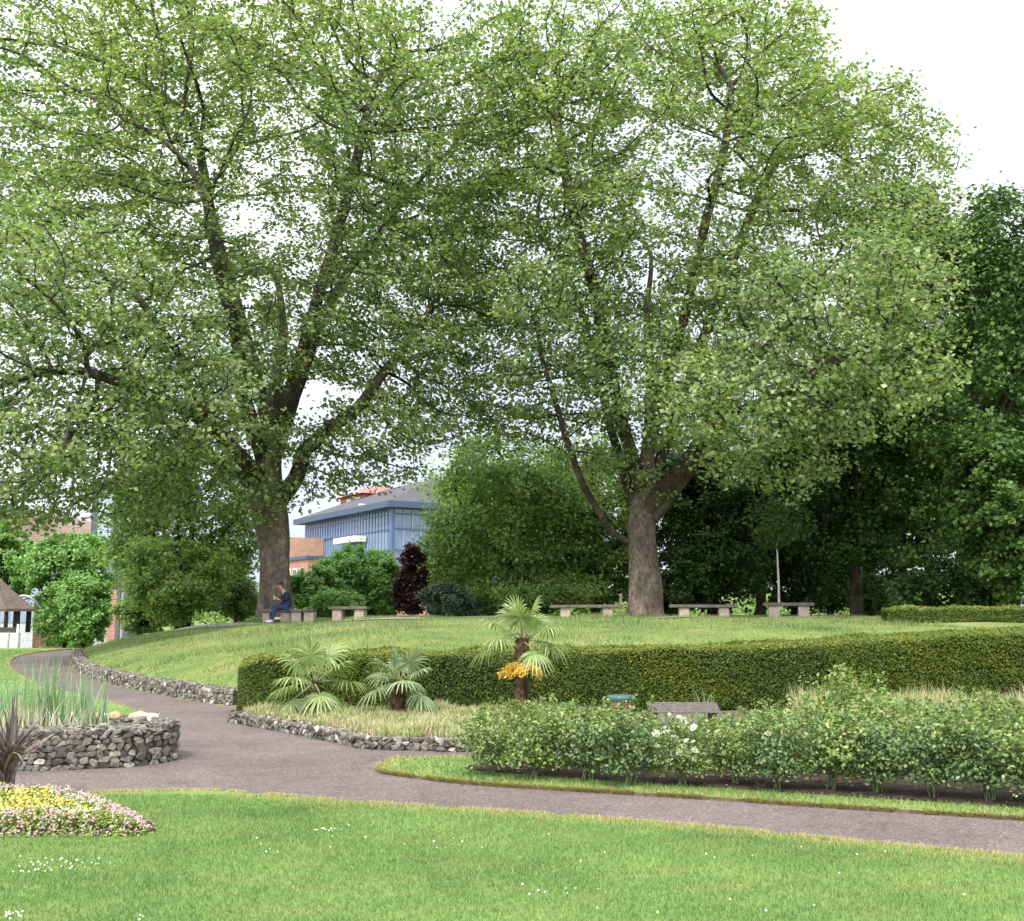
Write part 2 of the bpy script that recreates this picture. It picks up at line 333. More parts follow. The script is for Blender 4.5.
def sheet(name,poly,z,mat,thick=0,side=None,kind='structure'):
    bm=bmesh.new(); vs=[bm.verts.new((p[0],p[1],z)) for p in poly]; f=bm.faces.new(vs)
    if f.normal.z<0: f.normal_flip()
    bm.normal_update()
    if bm.faces[:][0].normal.z<0:
        for ff in bm.faces: ff.normal_flip()
    if thick:
        n=len(vs); lo=[bm.verts.new((p[0],p[1],z-thick)) for p in poly]
        for k in range(n):
            q=bm.faces.new((vs[k],vs[(k+1)%n],lo[(k+1)%n],lo[k])); q.material_index=1
        bmesh.ops.recalc_face_normals(bm,faces=list(bm.faces))
    bmesh.ops.triangulate(bm,faces=[ff for ff in bm.faces if len(ff.verts)>4])
    me=bpy.data.meshes.new(name); bm.to_mesh(me); bm.free(); me.materials.append(mat)
    if side: me.materials.append(side)
    return tag(obj(name,me),kind=kind)
sheet('path',[(-40,-10),(40,-10),(40,21.5),(13,21.5),(8,20.3),(0,19.2),(-3.5,19.1)]+[(p[0]+.12,p[1]+.06) for p in wall_line[::-1]]+[(-15,48),(-40,48)],.006,ASPH)
DIRT=solid('dirt_edge',(.13,.095,.055),.95,0,.4,20,.5,'Object',.1)
LW=[(.122,.212,.058),(.165,.272,.076),(.215,.32,.098)]
LAWN=grassground('lawn_turf',LW,(.29,.30,.11),.32,.8,70)
edge=spline([(-400,799),(-100,797),(60,794),(120,792),(200,790.5),(260,794),(330,800),(500,811),(700,826),(850,841),(1024,857),(1200,875),(1500,905)],6)
front_lawn=[tuple(G(a,b,.035)[:2]) for a,b in edge]+[(12,-8),(-14,-8)]
sheet('front_lawn',front_lawn,.035,LAWN,.05,DIRT)
lt=spline([(143,712),(110,702),(65,692),(38,682.5),(17,673),(9,665),(13,658),(30,653),(60,649.5),(95,648)],6)
left_lawn=[tuple(G(a,b,.035)[:2]) for a,b in lt]+[(-17.6,49),(-60,49),(-60,12.6),(-4.4,12.75),tuple(G(120,716,.035)[:2])]
sheet('left_lawn',left_lawn,.035,LAWN,.05,DIRT)
isl=spline([(398,757),(382,764),(381,770),(420,776),(480,782.5),(600,790),(700,796),(850,806),(1024,817),(1300,836)],5)
island=[tuple(G(a,b,.035)[:2]) for a,b in isl]+[(9.5,13.2),(4,13.0),tuple(G(520,757,.035)[:2]),tuple(G(450,756,.035)[:2])]
sheet('island_lawn',island,.035,LAWN,.05,DIRT)
SOIL=solid('bed_soil',(.055,.04,.032),.95,0,.45,9,.8,'Object',.1)
bed=spline([(466,766),(474,769),(560,775.5),(700,785),(850,795),(1024,806),(1250,822)],4)
rosebed=[tuple(G(a,b,.05)[:2]) for a,b in bed]+[(8.8,12.9),(4,12.7),tuple(G(560,762,.05)[:2]),tuple(G(480,762,.05)[:2])]
sheet('rose_bed_soil',rosebed,.05,SOIL,.012,SOIL)
# soil of the palm bed
kerb=spline(G2([(236,722),(262,727),(300,734),(340,742),(372,748.5),(420,750),(480,751)])+[tuple(G(560,744)[:2]),tuple(G(600,730)[:2])],6)
palmbed=[tuple(p) for p in kerb]+[(1.7,17.95),(0,17.8),(-3.2,17.5),(-4.3,17.2)]
sheet('palm_bed_soil',palmbed,.11,SOIL,.11,SOIL)
# gravel walk round the top of the mound
GRAV=asphalt('pale_gravel',(.36,.33,.29),40)
cxm,cym=1.5,41.5
ang=np.linspace(0,2*np.pi,140,endpoint=False); rows=[]
for k,(ra,rb) in enumerate([(12.2,5.4),(13.1,6.0),(14.0,6.6)]):
    x=cxm+ra*np.cos(ang); y=cym+rb*np.sin(ang); rows.append(np.stack([x,y,H(x,y)+.03],1))
V=np.vstack(rows); n=140; jj=np.arange(n); Fq=np.vstack([np.stack([k*n+jj,(k+1)*n+jj,(k+1)*n+(jj+1)%n,k*n+(jj+1)%n],1) for k in range(2)])
tag(obj('gravel_walk',mesh_np('gravel_walk',[(V,Fq,0)],[GRAV])),kind='structure')
# ------------------------------------------------------------ stone walls
MORT=solid('wall_mortar',(.055,.05,.042),.95,0,.6,30,1.0,'Object',.1)
FLINT=stonemat('flint',[(0,(.04,.037,.033)),(.25,(.10,.09,.075)),(.5,(.15,.138,.115)),(.76,(.22,.205,.17)),(.85,(.16,.12,.09)),(.94,(.28,.26,.23)),(1,(.50,.48,.44))])
bm=bmesh.new(); bmesh.ops.create_icosphere(bm,subdivisions=1,radius=1); ST_V=np.array([v.co[:] for v in bm.verts]); ST_F=np.array([[v.index for v in f.verts] for f in bm.faces]); bm.free(); bm=bmesh.new(); bmesh.ops.create_icosphere(bm,subdivisions=2,radius=1); ICO_V=np.array([v.co[:] for v in bm.verts]); ICO_F=np.array([[v.index for v in f.verts] for f in bm.faces]); bm.free()
def stone(c,t,nrm,up,l,d,h):
    V=np.sign(ST_V)*np.abs(ST_V)**.72; V=V+rng.normal(0,.09,V.shape)
    k=rng.normal(0,1,(6,3)); k/=np.linalg.norm(k,axis=1,keepdims=True)
    for q in k: V*= (1+.13*np.sin(3*(V@q)+rng.uniform(0,6)))[:,None]
    return c+V[:,:1]*l/2*t+V[:,1:2]*d*nrm+V[:,2:3]*h/2*up
def stone_wall(name,label,line,closed,height,thick,size,zf=lambda x,y:0,group=None,top=True,faces=(1,-1),flare=0):
    line=np.asarray(line)[:,:2]; n=len(line); Tn=np.gradient(line,axis=0) if not closed else np.roll(line,-1,0)-np.roll(line,1,0)
    Tn/=np.linalg.norm(Tn,axis=1,keepdims=True); Nn=np.stack([Tn[:,1],-Tn[:,0]],1)
    root=thing(name,label,'wall',(*line[n//2],zf(*line[n//2])),0,group)
    o=line+Nn*thick/2; i_=line-Nn*thick/2; hv=height if callable(height) else (lambda s:height)
    hs=np.array([hv(k/(n-1)) for k in range(n)]); zb=np.array([zf(*p) for p in line])
    V=np.vstack([np.c_[o,zb-.05],np.c_[o,zb+hs*.93],np.c_[i_,zb+hs*.93],np.c_[i_,zb-.05]])
    q=np.arange(n if closed else n-1); q2=(q+1)%n
    Fc=np.vstack([np.stack([a*n+q,a*n+q2,b*n+q2,b*n+q],1) for a,b in ((0,1),(1,2),(2,3))])
    if not closed: Fc=np.vstack([Fc,[[0,n,2*n,3*n]],[[n-1,4*n-1,3*n-1,2*n-1]]])
    mb=MB().add(V,Fc); mb.build('mortar_core',[MORT],root,True)
    seg=np.r_[0,np.cumsum(np.linalg.norm(np.diff(np.vstack([line,line[:1]]) if closed else line,axis=0),axis=1))]; L=seg[-1]
    ext=np.vstack([line,line[:1]]) if closed else line; en=np.vstack([Nn,Nn[:1]]) if closed else Nn
    def at(s): return np.array([np.interp(s,seg,ext[:,0]),np.interp(s,seg,ext[:,1])]), np.array([np.interp(s,seg,en[:,0]),np.interp(s,seg,en[:,1])])
    st=MB(); up=np.array([0,0,1.])
    def put(s,l,zc,h,side,off):
        p,nn=at(s); nn=nn/np.linalg.norm(nn); zz=zf(*p)
        t=np.array([-nn[1],nn[0],0]); a=rng.normal(0,.28); 
        u=up*math.cos(a)+t*math.sin(a); t2=t*math.cos(a)-up*math.sin(a)
        n3=np.array([nn[0],nn[1],0])*side
        st.add(stone(np.array([*(p+nn*side*off),zz+zc]),t2,n3,u,l*1.28,size*.5,h*1.3),ST_F)
    for side in faces:
        z=0
        hh=np.max(hs)
        while z<hh-.02:
            h=size*rng.uniform(.6,1.0); s=rng.uniform(0,.05)
            while s<L:
                l=size*rng.uniform(.7,1.7)
                if z+h*.6<hv((s+l/2)/L): put(min(s+l/2,L),l,z+h/2+rng.normal(0,.006),h*rng.uniform(.85,1.1),side,thick/2-size*.12+rng.normal(0,.008))
                s+=l
            z+=h*.95
    if top:
        for off in np.arange(-thick/2+size*.3,thick/2,size*.62):
            s=rng.uniform(0,.08)
            while s<L:
                l=size*rng.uniform(.6,1.5); p,nn=at(min(s+l/2,L)); nn/=np.linalg.norm(nn); t=np.array([-nn[1],nn[0],0])
                st.add(stone(np.array([*(p+nn*(off+rng.normal(0,.015))),zf(*p)+hv((s+l/2)/L)-size*.13+rng.normal(0,.008)]),t,np.array([nn[0],nn[1],0]),up,l*1.1,size*.36,size*.5),ST_F)
                s+=l
    st.build('stones',[FLINT],root,True,False)
    return root
# raised pond wall at the left
def sup(cx,cy,a,b,n,p=3.2):
    th=np.linspace(0,2*np.pi,n,endpoint=False); c,s=np.cos(th),np.sin(th)
    return np.stack([cx+a*np.sign(c)*np.abs(c)**(2/p),cy+b*np.sign(s)*np.abs(s)**(2/p)],1)
pond_line=sup(-6.15,12.32,2.28,.74,90,2.6)
stone_wall('pond_wall','knee high rough flint wall round the raised reed pond at the left',pond_line[::-1],True,.40,.34,.072)
CREAM=stonemat('cream_coping',[(0,(.42,.36,.26)),(.5,(.58,.52,.42)),(1,(.48,.30,.14))])
mb=MB()
for k in range(9):
    q=np.array([-4.15-.18*k+rng.normal(0,.03),12.92+rng.normal(0,.06)-.0*k,.42]); t=np.array([1,rng.normal(0,.2),0]); t/=np.linalg.norm(t)
    mb.add(stone(q,t,np.array([-t[1],t[0],0]),np.array([0,0,1.]),.26,.12,.07),ST_F)
rk=mb.build('coping_stones',[CREAM],None,False,True); tag(rk,'row of flat cream stones laid on the back rim of the pond wall','stones')
WATER=glassmat('pond_water',(.03,.035,.02),.06,.6)
tag(sheet('pond_water',sup(-6.15,12.32,2.15,.62,60,2.6),.30,WATER),kind='structure')
stone_wall('mound_wall','low flint retaining wall curving along the path at the foot of the grass mound',wall_line[::-1],False,.27,.26,.075,group=None,faces=(1,-1))
stone_wall('bed_kerb','ankle high mossy flint kerb in front of the palm bed',kerb[::-1],False,.135,.2,.066,faces=(1,-1))
# thin kerb edging of the far side of the left lawn
# ------------------------------------------------------------ grass blades
def scatter(poly,x0,x1,y0,y1,n):
    X=rng.uniform(x0,x1,n); Y=rng.uniform(y0,y1,n); k=inpoly(X,Y,poly); return X[k],Y[k]
X,Y=scatter(front_lawn,-6,6,4.8,9.8,330000)
keep=(np.abs(X)<Y*.52+.4)&(rng.uniform(0,1,len(X))<np.clip(1.5-(Y-5)*.17,.45,1)); X,Y=X[keep],Y[keep]
sz=1+.12*(Y-5)
b=np.stack([X,Y,np.full(len(X),.033)],1); pr=blades(b,rng.uniform(.018,.036,len(X)),.0045*sz,rng.uniform(.1,.9,len(X)))
LBL=grassblade('lawn_blade',LW,(.30,.31,.12),.32,.8,.35)
DRYBL=leafmat('dry_blade',[(0,(.22,.24,.08)),(.5,(.36,.32,.13)),(1,(.48,.40,.2))],.3,.6,3,(1,1,1),.2)
def split_edge(X,Y,poly,pr,wd):
    de=pdist(X,Y,poly); m=rng.uniform(0,1,len(X))<np.clip(1.15-de/wd,0,.9); V,Fc=pr[0]; V3=V.reshape(-1,3,3)
    return [(V3[~m].reshape(-1,3),np.arange((~m).sum()*3).reshape(-1,3),0),(V3[m].reshape(-1,3),np.arange(m.sum()*3).reshape(-1,3),1)]
tag(obj('lawn_grass',mesh_np('lawn_grass',split_edge(X,Y,front_lawn,pr,.3),[LBL,DRYBL])),'short mown bright green grass of the front lawn','grass',kind='stuff')
# long grass on the mound
n=130000; X=rng.uniform(-17,12,n); Y=rng.uniform(17.5,42,n); k=inpoly(X,Y,mound)&(np.abs(X)<Y*.5+.5); X,Y=X[k],Y[k]
dd=pdist(X,Y,mound); k=dd>.2; X,Y=X[k],Y[k]
nn=np.array([noise.noise(Vector((a*.5,b_*.5,0))) for a,b_ in zip(X,Y)])
hh=(.045+.16*np.clip(nn+.1,0,1))*rng.uniform(.6,1.4,len(X))
pr=blades(np.stack([X,Y,H(X,Y)-.01],1),hh,.016,rng.uniform(.2,1.1,len(X)))
MBL=grassblade('mound_blade',[(.085,.185,.055),(.155,.25,.075),(.28,.32,.115)],(.40,.34,.16),.65,.42,.35,(.25,.25,.23))
tag(obj('mound_grass',mesh_np('mound_grass',[(pr[0][0],pr[0][1],0)],[MBL])),'longer rough grass with dry patches covering the mound','grass',kind='stuff')
# grass fringes along island and left lawn
for nm,poly,box,cnt,lab in (('island_grass',island,(-1.9,9,8.8,13.2),60000,'mown grass strip between the path and the rose bed'),('verge_grass',left_lawn,(-22,-3.5,12.5,46),70000,'mown grass of the small lawn behind the pond')):
    X,Y=scatter(poly,*box,cnt)
    if nm=='island_grass': k=~inpoly(X,Y,rosebed); X,Y=X[k],Y[k]
    pr=blades(np.stack([X,Y,np.full(len(X),.033)],1),rng.uniform(.02,.04,len(X)),.005+.0006*Y,rng.uniform(.1,.9,len(X)))
    tag(obj(nm,mesh_np(nm,split_edge(X,Y,poly,pr,.28),[LBL,DRYBL])),lab,'grass',kind='stuff')
def fringe(line,inside,n):
    line=np.asarray(line)[:,:2]; k=rng.integers(0,len(line)-1,n); t=rng.uniform(0,1,n)[:,None]; p=line[k]*(1-t)+line[k+1]*t
    d=line[k+1]-line[k]; d/=np.linalg.norm(d,axis=1,keepdims=True)+1e-9; out=np.stack([d[:,1],-d[:,0]],1)
    s_=1 if not inpoly(p[:1,0]+out[:1,0]*.1,p[:1,1]+out[:1,1]*.1,inside)[0] else -1
    out=out*s_; wob=np.array([noise.noise(Vector((a*3,b_*3,2))) for a,b_ in p]); kk=wob>-.25; p,out=p[kk],out[kk]
    far=p[:,1]; base=np.c_[p-out*rng.uniform(0,.03,(len(p),1)),rng.uniform(.005,.033,len(p))]
    return blades(base,rng.uniform(.015,.04,len(p)),.004+.0006*far,rng.uniform(.5,1.8,len(p)),leandir=np.arctan2(out[:,1],out[:,0])+rng.normal(0,.5,len(p)))
fp=[]
for ln,pl,n_ in (([G(a,b,.035) for a,b in edge if -60<a<1100],front_lawn,16000),([G(a,b,.035) for a,b in isl if a<1150],island,12000),([G(a,b,.035) for a,b in lt],left_lawn,9000)):
    q=fringe(ln,pl,n_); fp.append((q[0][0],q[0][1],int(rng.uniform()>2)))
tag(obj('edge_grass',mesh_np('edge_grass',fp,[DRYBL])),'straw coloured grass fringe hanging over the lawn edges along the path','grass',kind='stuff')
# white clover heads
CLOV=solid('clover_head',(.75,.74,.68),.8,0,.1,30,0)
mb=MB()
for cx_,cy_,sx,sy,nf in [(60,863,60,5,26),(22,845,0,0,0),(25,868,25,5,12),(15,914,14,4,14),(325,828,20,5,14),(262,846,20,6,5),(140,916,8,3,3),(700,850,250,22,10),(550,890,60,6,8),(400,845,100,8,8),(750,905,200,8,6)]:
    for _ in range(nf):
        p=G(cx_+rng.normal(0,max(sx,1)*.5),cy_+rng.normal(0,max(sy,1)*.6),.05)
        if p[1]<10.0: mb.add(p+ICO_V*rng.uniform(.004,.007),ICO_F)
tag(mb.build('clover_flowers',[CLOV]),'tiny white clover flowers dotted in the front lawn','flowers',kind='stuff')
# ------------------------------------------------------------ trees
def colonize(pos,par,att,step,kill,iters=120,grav=0.0):
    pos=list(map(np.array,pos)); par=list(par); att=np.array(att); alive=np.ones(len(att),bool)
    Pn=np.array(pos); D=((att[:,None]-Pn[None])**2).sum(-1) if len(att)*len(Pn)<4e6 else None
    near=D.argmin(1); nd=np.sqrt(D.min(1)); seen=set()
    for it in range(iters):
        if not alive.any(): break
        idx=np.where(alive)[0]; Pn=np.array(pos)
        dirs=att[idx]-Pn[near[idx]]; dirs/=np.linalg.norm(dirs,axis=1,keepdims=True)+1e-9
        acc={}
        for a,d in zip(near[idx],dirs): acc[a]=acc.get(a,0)+d
        new=[]
        for a,d in acc.items():
            nrm_=np.linalg.norm(d)
            if nrm_<.05: d=dirs[0]; nrm_=1
            d=d/nrm_+rng.normal(0,.16,3)+np.array([0,0,grav]); d/=np.linalg.norm(d); q=pos[a]+d*step
            key=(int(a),round(q[0]*3),round(q[1]*3),round(q[2]*3))
            if key in seen: continue
            seen.add(key); pos.append(q); par.append(int(a)); new.append(len(pos)-1)
        if not new: 
            break
        Np=np.array([pos[k] for k in new]); dn=np.linalg.norm(att[idx][:,None]-Np[None],axis=-1); m=dn.argmin(1); md=dn[np.arange(len(idx)),m]
        better=md<nd[idx]; near[idx[better]]=np.array(new)[m[better]]; nd[idx[better]]=md[better]
        alive[idx[nd[idx]<kill]]=False
    return np.array(pos),np.array(par)
def tree_mesh(pos,par,prer,tip=.016,expo=2.35):
    n=len(pos); ch=[[] for _ in range(n)]
    for i_,p in enumerate(par):
        if p>=0: ch[p].append(i_)
    r=np.zeros(n); cnt=np.zeros(n)
    order=[]; stk=[i_ for i_ in range(n) if par[i_]<0]
    while stk:
        a=stk.pop(); order.append(a); stk+=ch[a]
    for a in reversed(order):
        if not ch[a]: r[a]=tip; cnt[a]=1
        else: r[a]=(sum(r[c]**expo for c in ch[a]))**(1/expo)+.0006; cnt[a]=sum(cnt[c] for c in ch[a])
        if a in prer: pass
    rr=r.copy()
    for a,v in prer.items(): rr[a]=max(v,r[a]) if v>.0 else r[a]
    return ch,rr,cnt
def skeleton(ch,rr,pos,par,mb_trunk,mb_branch,prer,trunkset,flare=None):
    n=len(pos); used=np.zeros(n,bool)
    roots=[i_ for i_ in range(n) if par[i_]<0]; stk=[(a,None) for a in roots]
    while stk:
        a,pa=stk.pop(); chain=[a] ; cur=a
        while ch[cur]:
            c=sorted(ch[cur],key=lambda k:-rr[k]); 
            for o_ in c[1:]: stk.append((o_,cur))
            cur=c[0]; chain.append(cur)
        pts=[pos[k] for k in chain]; rad=[rr[k] for k in chain]
        if pa is not None: pts=[pos[pa]]+pts; rad=[min(rr[pa],rad[0]*1.15)]+rad
        if len(pts)<2: continue
        pts=np.array(pts); rad=np.array(rad)
        # light smoothing
        if len(pts)>3:
            q=pts.copy(); q[1:-1]=(pts[:-2]+2*pts[1:-1]+pts[2:])/4; pts=q
        thick=pa is None and rad[0]>.3
        if thick: 
            s=np.linspace(0,len(pts)-1,(len(pts)-1)*3+1); pts=np.stack([np.interp(s,np.arange(len(pts)),pts[:,k]) for k in range(3)],1); rad=np.interp(s,np.arange(len(rad)),rad)
            ph=rng.uniform(0,6,5); z0=pts[0,2]
            def mod(k,nn,pp,ph=ph,z0=z0):
                th=np.arange(nn)*2*np.pi/nn; zz=pp[:,2:3]-z0
                fl=np.exp(-zz/.45)
                return 1+fl*(.12+.14*np.sin(5*th+ph[0])[None]+.10*np.sin(3*th+ph[1])[None])+.05*np.sin(3*th[None]+ph[2]+zz*.6)+.035*np.sin(7*th[None]+ph[3]+zz*2.1)+.05*np.sin(zz*1.7+ph[4]+2*th[None])
            (mb_trunk).tube(pts,rad,28,0,True,mod)
        else:
            (mb_branch).tube(pts,rad,12 if rad[0]>.14 else 7 if rad[0]>.06 else 4,0,rad[0]>.1)
def ellips(n,c,r,shell=.0):
    v=rng.normal(size=(n,3)); v/=np.linalg.norm(v,axis=1,keepdims=True); u=(shell**3+(1-shell**3)*rng.uniform(0,1,n))**(1/3)
    return np.array(c)+v*u[:,None]*np.array(r)
def make_tree(name,label,cat,base,limbs,lobes,natt,step,kill,leaf,nleaf,mat,bark,sig=.3,flat=.6,rthr=.05,tip=.016,below=None,extra_leaf=None,group=None,upbias=.9,shape='kite',mat2=None,clump=None):
    """limbs: list of (points, radii, attach index into first limb or -1)"""
    pos=[];par=[];prer={}
    first=[]
    for pts,rads,att_i in limbs:
        prev=-1 if att_i<0 else first[att_i]
        p=spline(pts,3); nz_=np.zeros_like(p)
        if len(p)>6 and att_i>=0: nz_[2:]=rng.normal(0,.13,(len(p)-2,3))
        p=p+nz_; rr_=np.interp(np.linspace(0,1,len(p)),np.linspace(0,1,len(rads)),rads)
        for k,(q,rv) in enumerate(zip(p,rr_)):
            if k==0 and prev>=0: continue
            pos.append(q); par.append(prev); prev=len(pos)-1; prer[prev]=rv
            if att_i<0: first.append(prev)
    att=np.vstack([ellips(int(natt*w),c,r,sh) for c,r,w,sh in lobes])
    if below is not None: att=att[below(att)]
    if clump: att=att[np.array([noise.noise(Vector(q)*clump[0])+.5*noise.noise(Vector(q)*clump[0]*2.3+Vector((9,0,0)))>clump[1]+rng.normal(0,.05) for q in att])]
    pos,par=colonize(pos,par,att,step,kill)
    ch,rr,cnt=tree_mesh(pos,par,prer,tip)
    root=thing(name,label,cat,tuple(base),0,group)
    tb,bb=MB(),MB(); skeleton(ch,rr,pos,par,tb,bb,prer,None)
    if not tb.p: tb,bb=bb,MB()
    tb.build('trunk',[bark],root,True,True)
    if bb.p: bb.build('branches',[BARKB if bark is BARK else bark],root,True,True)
    lv=np.array([k for k in range(len(pos)) if rr[k]<rthr and k not in prer])
    cc=np.array([l[0] for l in lobes]).mean(0)
    nn_=rng.poisson(nleaf,len(lv)); cen=np.repeat(pos[lv],nn_,0)
    # each sprig gets its own offset so leaves bunch together with gaps between
    sp=np.repeat(rng.normal(0,sig*.4,(len(lv),3)),nn_,0)
    cen=cen+sp+rng.normal(0,1,cen.shape)*np.array([sig,sig,sig*flat])
    cen[:,2]-=.3*sig*rng.uniform(0,1,len(cen))
    out=cen-cc; out/=np.linalg.norm(out,axis=1,keepdims=True)+1e-9
    nr=out*.45+rng.normal(0,.55,cen.shape)+np.array([0,0,upbias])
    V,Fc=leafmesh(cen,nr,leaf*rng.uniform(.55,1.25,len(cen)),1.0,.3,shape)
    obj('crown',mesh_np('crown',[(V,Fc,0)],[mat]),root,True)
    print(name,'nodes',len(pos),'leaves',len(cen))
    return root
D1=41.0; D2=42.0
def PL(l,rad): return [P(a,b,d) for a,b,d in l],rad
def lobe(px,py,d,rx,rz,ry,w=1,sh=.3): return (P(px,py,d),(rx/F*d,ry,rz/F*d),w,sh)
b1=np.array([P(275,612,D1)[0],D1,Hs(P(275,612,D1)[0],D1)-.1])
b2=np.array([P(647,612,D2)[0],D2,Hs(P(647,612,D2)[0],D2)-.1])
T1=[PL([(275,617,41),(275,585,41),(275,555,41),(272,520,41),(267,490,41),(268,462,41),(272,425,41.2),(276,380,41.5),(284,330,42),(276,270,41.6)],[.62,.57,.55,.60,.66,.5,.38,.28,.17,.09])+(-1,),
 PL([(275,505,41),(294,478,40.8),(306,448,40.5),(335,425,40),(375,388,39.5),(410,342,39),(445,290,38.6)],[.36,.31,.28,.25,.2,.14,.08])+(10,),
 PL([(270,470,41),(298,395,42),(318,320,43),(350,268,44),(388,225,45)],[.3,.27,.22,.16,.09])+(14,),
 PL([(268,470,41),(250,405,40),(238,335,39),(215,262,38),(200,180,37.5)],[.32,.28,.22,.16,.08])+(14,),
 PL([(264,490,41),(236,452,39.8),(207,412,38.2),(180,365,36.8),(140,300,35.5)],[.33,.28,.22,.16,.08])+(12,),
 PL([(262,495,41),(235,470,42),(200,450,43.5),(150,400,45),(100,330,46)],[.26,.22,.18,.13,.07])+(11,),
 PL([(272,440,41),(245,340,43.5),(215,230,45),(190,120,46)],[.26,.2,.14,.07])+(17,),
 PL([(275,430,41),(310,330,39.5),(340,210,39),(370,110,39)],[.26,.2,.14,.07])+(17,),
 PL([(264,485,41),(225,440,38),(160,400,34.5),(90,370,32)],[.26,.2,.14,.07])+(13,)]
L1=[lobe(385,475,40.5,45,18,1.8,.06,.1),lobe(320,480,40,40,22,1.6,.06,.1),lobe(350,465,40.5,55,22,2.2,.09,.1),lobe(30,505,33,60,30,3,.13,.1),lobe(330,440,40,70,32,2.6,.12,.1),lobe(445,415,42,60,38,3,.14,.1),lobe(30,480,33,70,45,3,.18,.1),lobe(130,500,36,45,30,2,.08,.1),lobe(60,440,32,110,65,3.5,.3,.1),lobe(190,400,34,75,70,3,.25,.1),lobe(20,300,31,90,110,3.5,.25,.1),lobe(385,425,39.5,85,42,3.2,.22,.1),lobe(268,480,39.6,45,40,1.5,.12,.1),lobe(490,90,43,55,120,4,.22,.2),lobe(190,480,37.5,60,45,2.5,.12,.1),lobe(450,300,41,60,110,5,.2,.2),lobe(262,170,41,225,245,8.5,1,.45),lobe(55,110,42,150,150,6,.45,.3),lobe(410,170,41.5,100,190,6.5,.5,.3),lobe(400,330,40,90,95,5,.28,.2),
    lobe(95,340,33,130,130,3.6,.5,.3),lobe(30,430,34,130,80,3.5,.22,.2),lobe(150,440,36,80,55,3,.14,.2),lobe(60,250,38,150,120,4,.3,.2),lobe(240,330,37,100,70,3,.12,.2),lobe(175,430,39,75,75,3.5,.16,.2),lobe(255,60,42,200,90,6,.3,.2)]
t1=make_tree('plane_tree','huge spreading plane tree behind the seated person on the left of the mound','tree',b1,T1,L1,3000,.5,.64,.165,27,PLANE,BARK,sig=.29,flat=.5,rthr=.05,clump=(.55,-.22))
T2=[PL([(646,617,42),(645,585,42),(643,555,42),(642,525,42),(645,500,42),(648,450,42),(652,385,42),(646,320,42.5),(654,250,42.2)],[.66,.60,.54,.54,.42,.27,.2,.13,.07])+(-1,),
 PL([(650,525,42),(674,494,41.6),(697,452,41),(722,402,40),(765,352,38.5),(805,305,37)],[.29,.26,.22,.17,.12,.07])+(9,),
 PL([(640,515,42),(622,465,42.5),(606,410,43.5),(590,345,44.5),(570,280,45)],[.24,.2,.16,.11,.06])+(10,),
 PL([(628,548,42),(602,518,41.5),(577,468,40.5),(560,415,39.5),(535,350,38.5)],[.14,.13,.11,.08,.05])+(7,),
 PL([(648,490,42),(678,405,43),(705,330,44),(742,240,45),(780,160,46),(830,100,46)],[.24,.2,.16,.12,.08,.05])+(12,),
 PL([(643,490,42),(615,385,41),(600,300,40.5),(575,215,40),(555,120,40)],[.3,.22,.17,.12,.06])+(12,),
 PL([(650,505,42),(690,445,40),(745,410,37),(800,385,34.5),(850,350,33.5)],[.3,.24,.19,.13,.07])+(10,),
 PL([(650,440,42),(690,300,41),(720,180,40),(740,90,40)],[.24,.18,.12,.06])+(15,)]
L2=[lobe(505,400,42,50,45,3,.12,.1),lobe(915,160,44,50,50,3,.08,.1),lobe(740,400,34,90,70,3,.25,.1),lobe(880,330,33,80,110,3,.25,.1),lobe(560,300,38,70,60,2.5,.16,.1),lobe(480,250,42,60,130,4,.2,.2),lobe(900,260,36,65,90,3,.2,.2),lobe(610,470,41,50,35,2,.06,.2),lobe(680,200,42,205,235,8.5,1,.45),lobe(560,160,42,95,190,6,.45,.3),lobe(545,350,41,85,95,5,.3,.2),lobe(835,340,34,122,118,3.6,.6,.3),
    lobe(860,160,43.5,80,95,4,.25,.2),lobe(780,90,43,75,85,4,.16,.2),lobe(775,450,35.5,85,48,2.6,.16,.2),lobe(670,380,38,110,70,3,.24,.2),lobe(740,300,38,90,90,4,.2,.2),lobe(660,50,42,190,60,5,.25,.2),lobe(600,400,43,60,50,3,.08,.2)]
t2=make_tree('plane_tree','huge plane tree with forked trunk and flared roots between two stone benches','tree',b2,T2,L2,2900,.5,.64,.165,27,PLANE2,BARK,sig=.29,flat=.5,rthr=.05,clump=(.55,-.22))
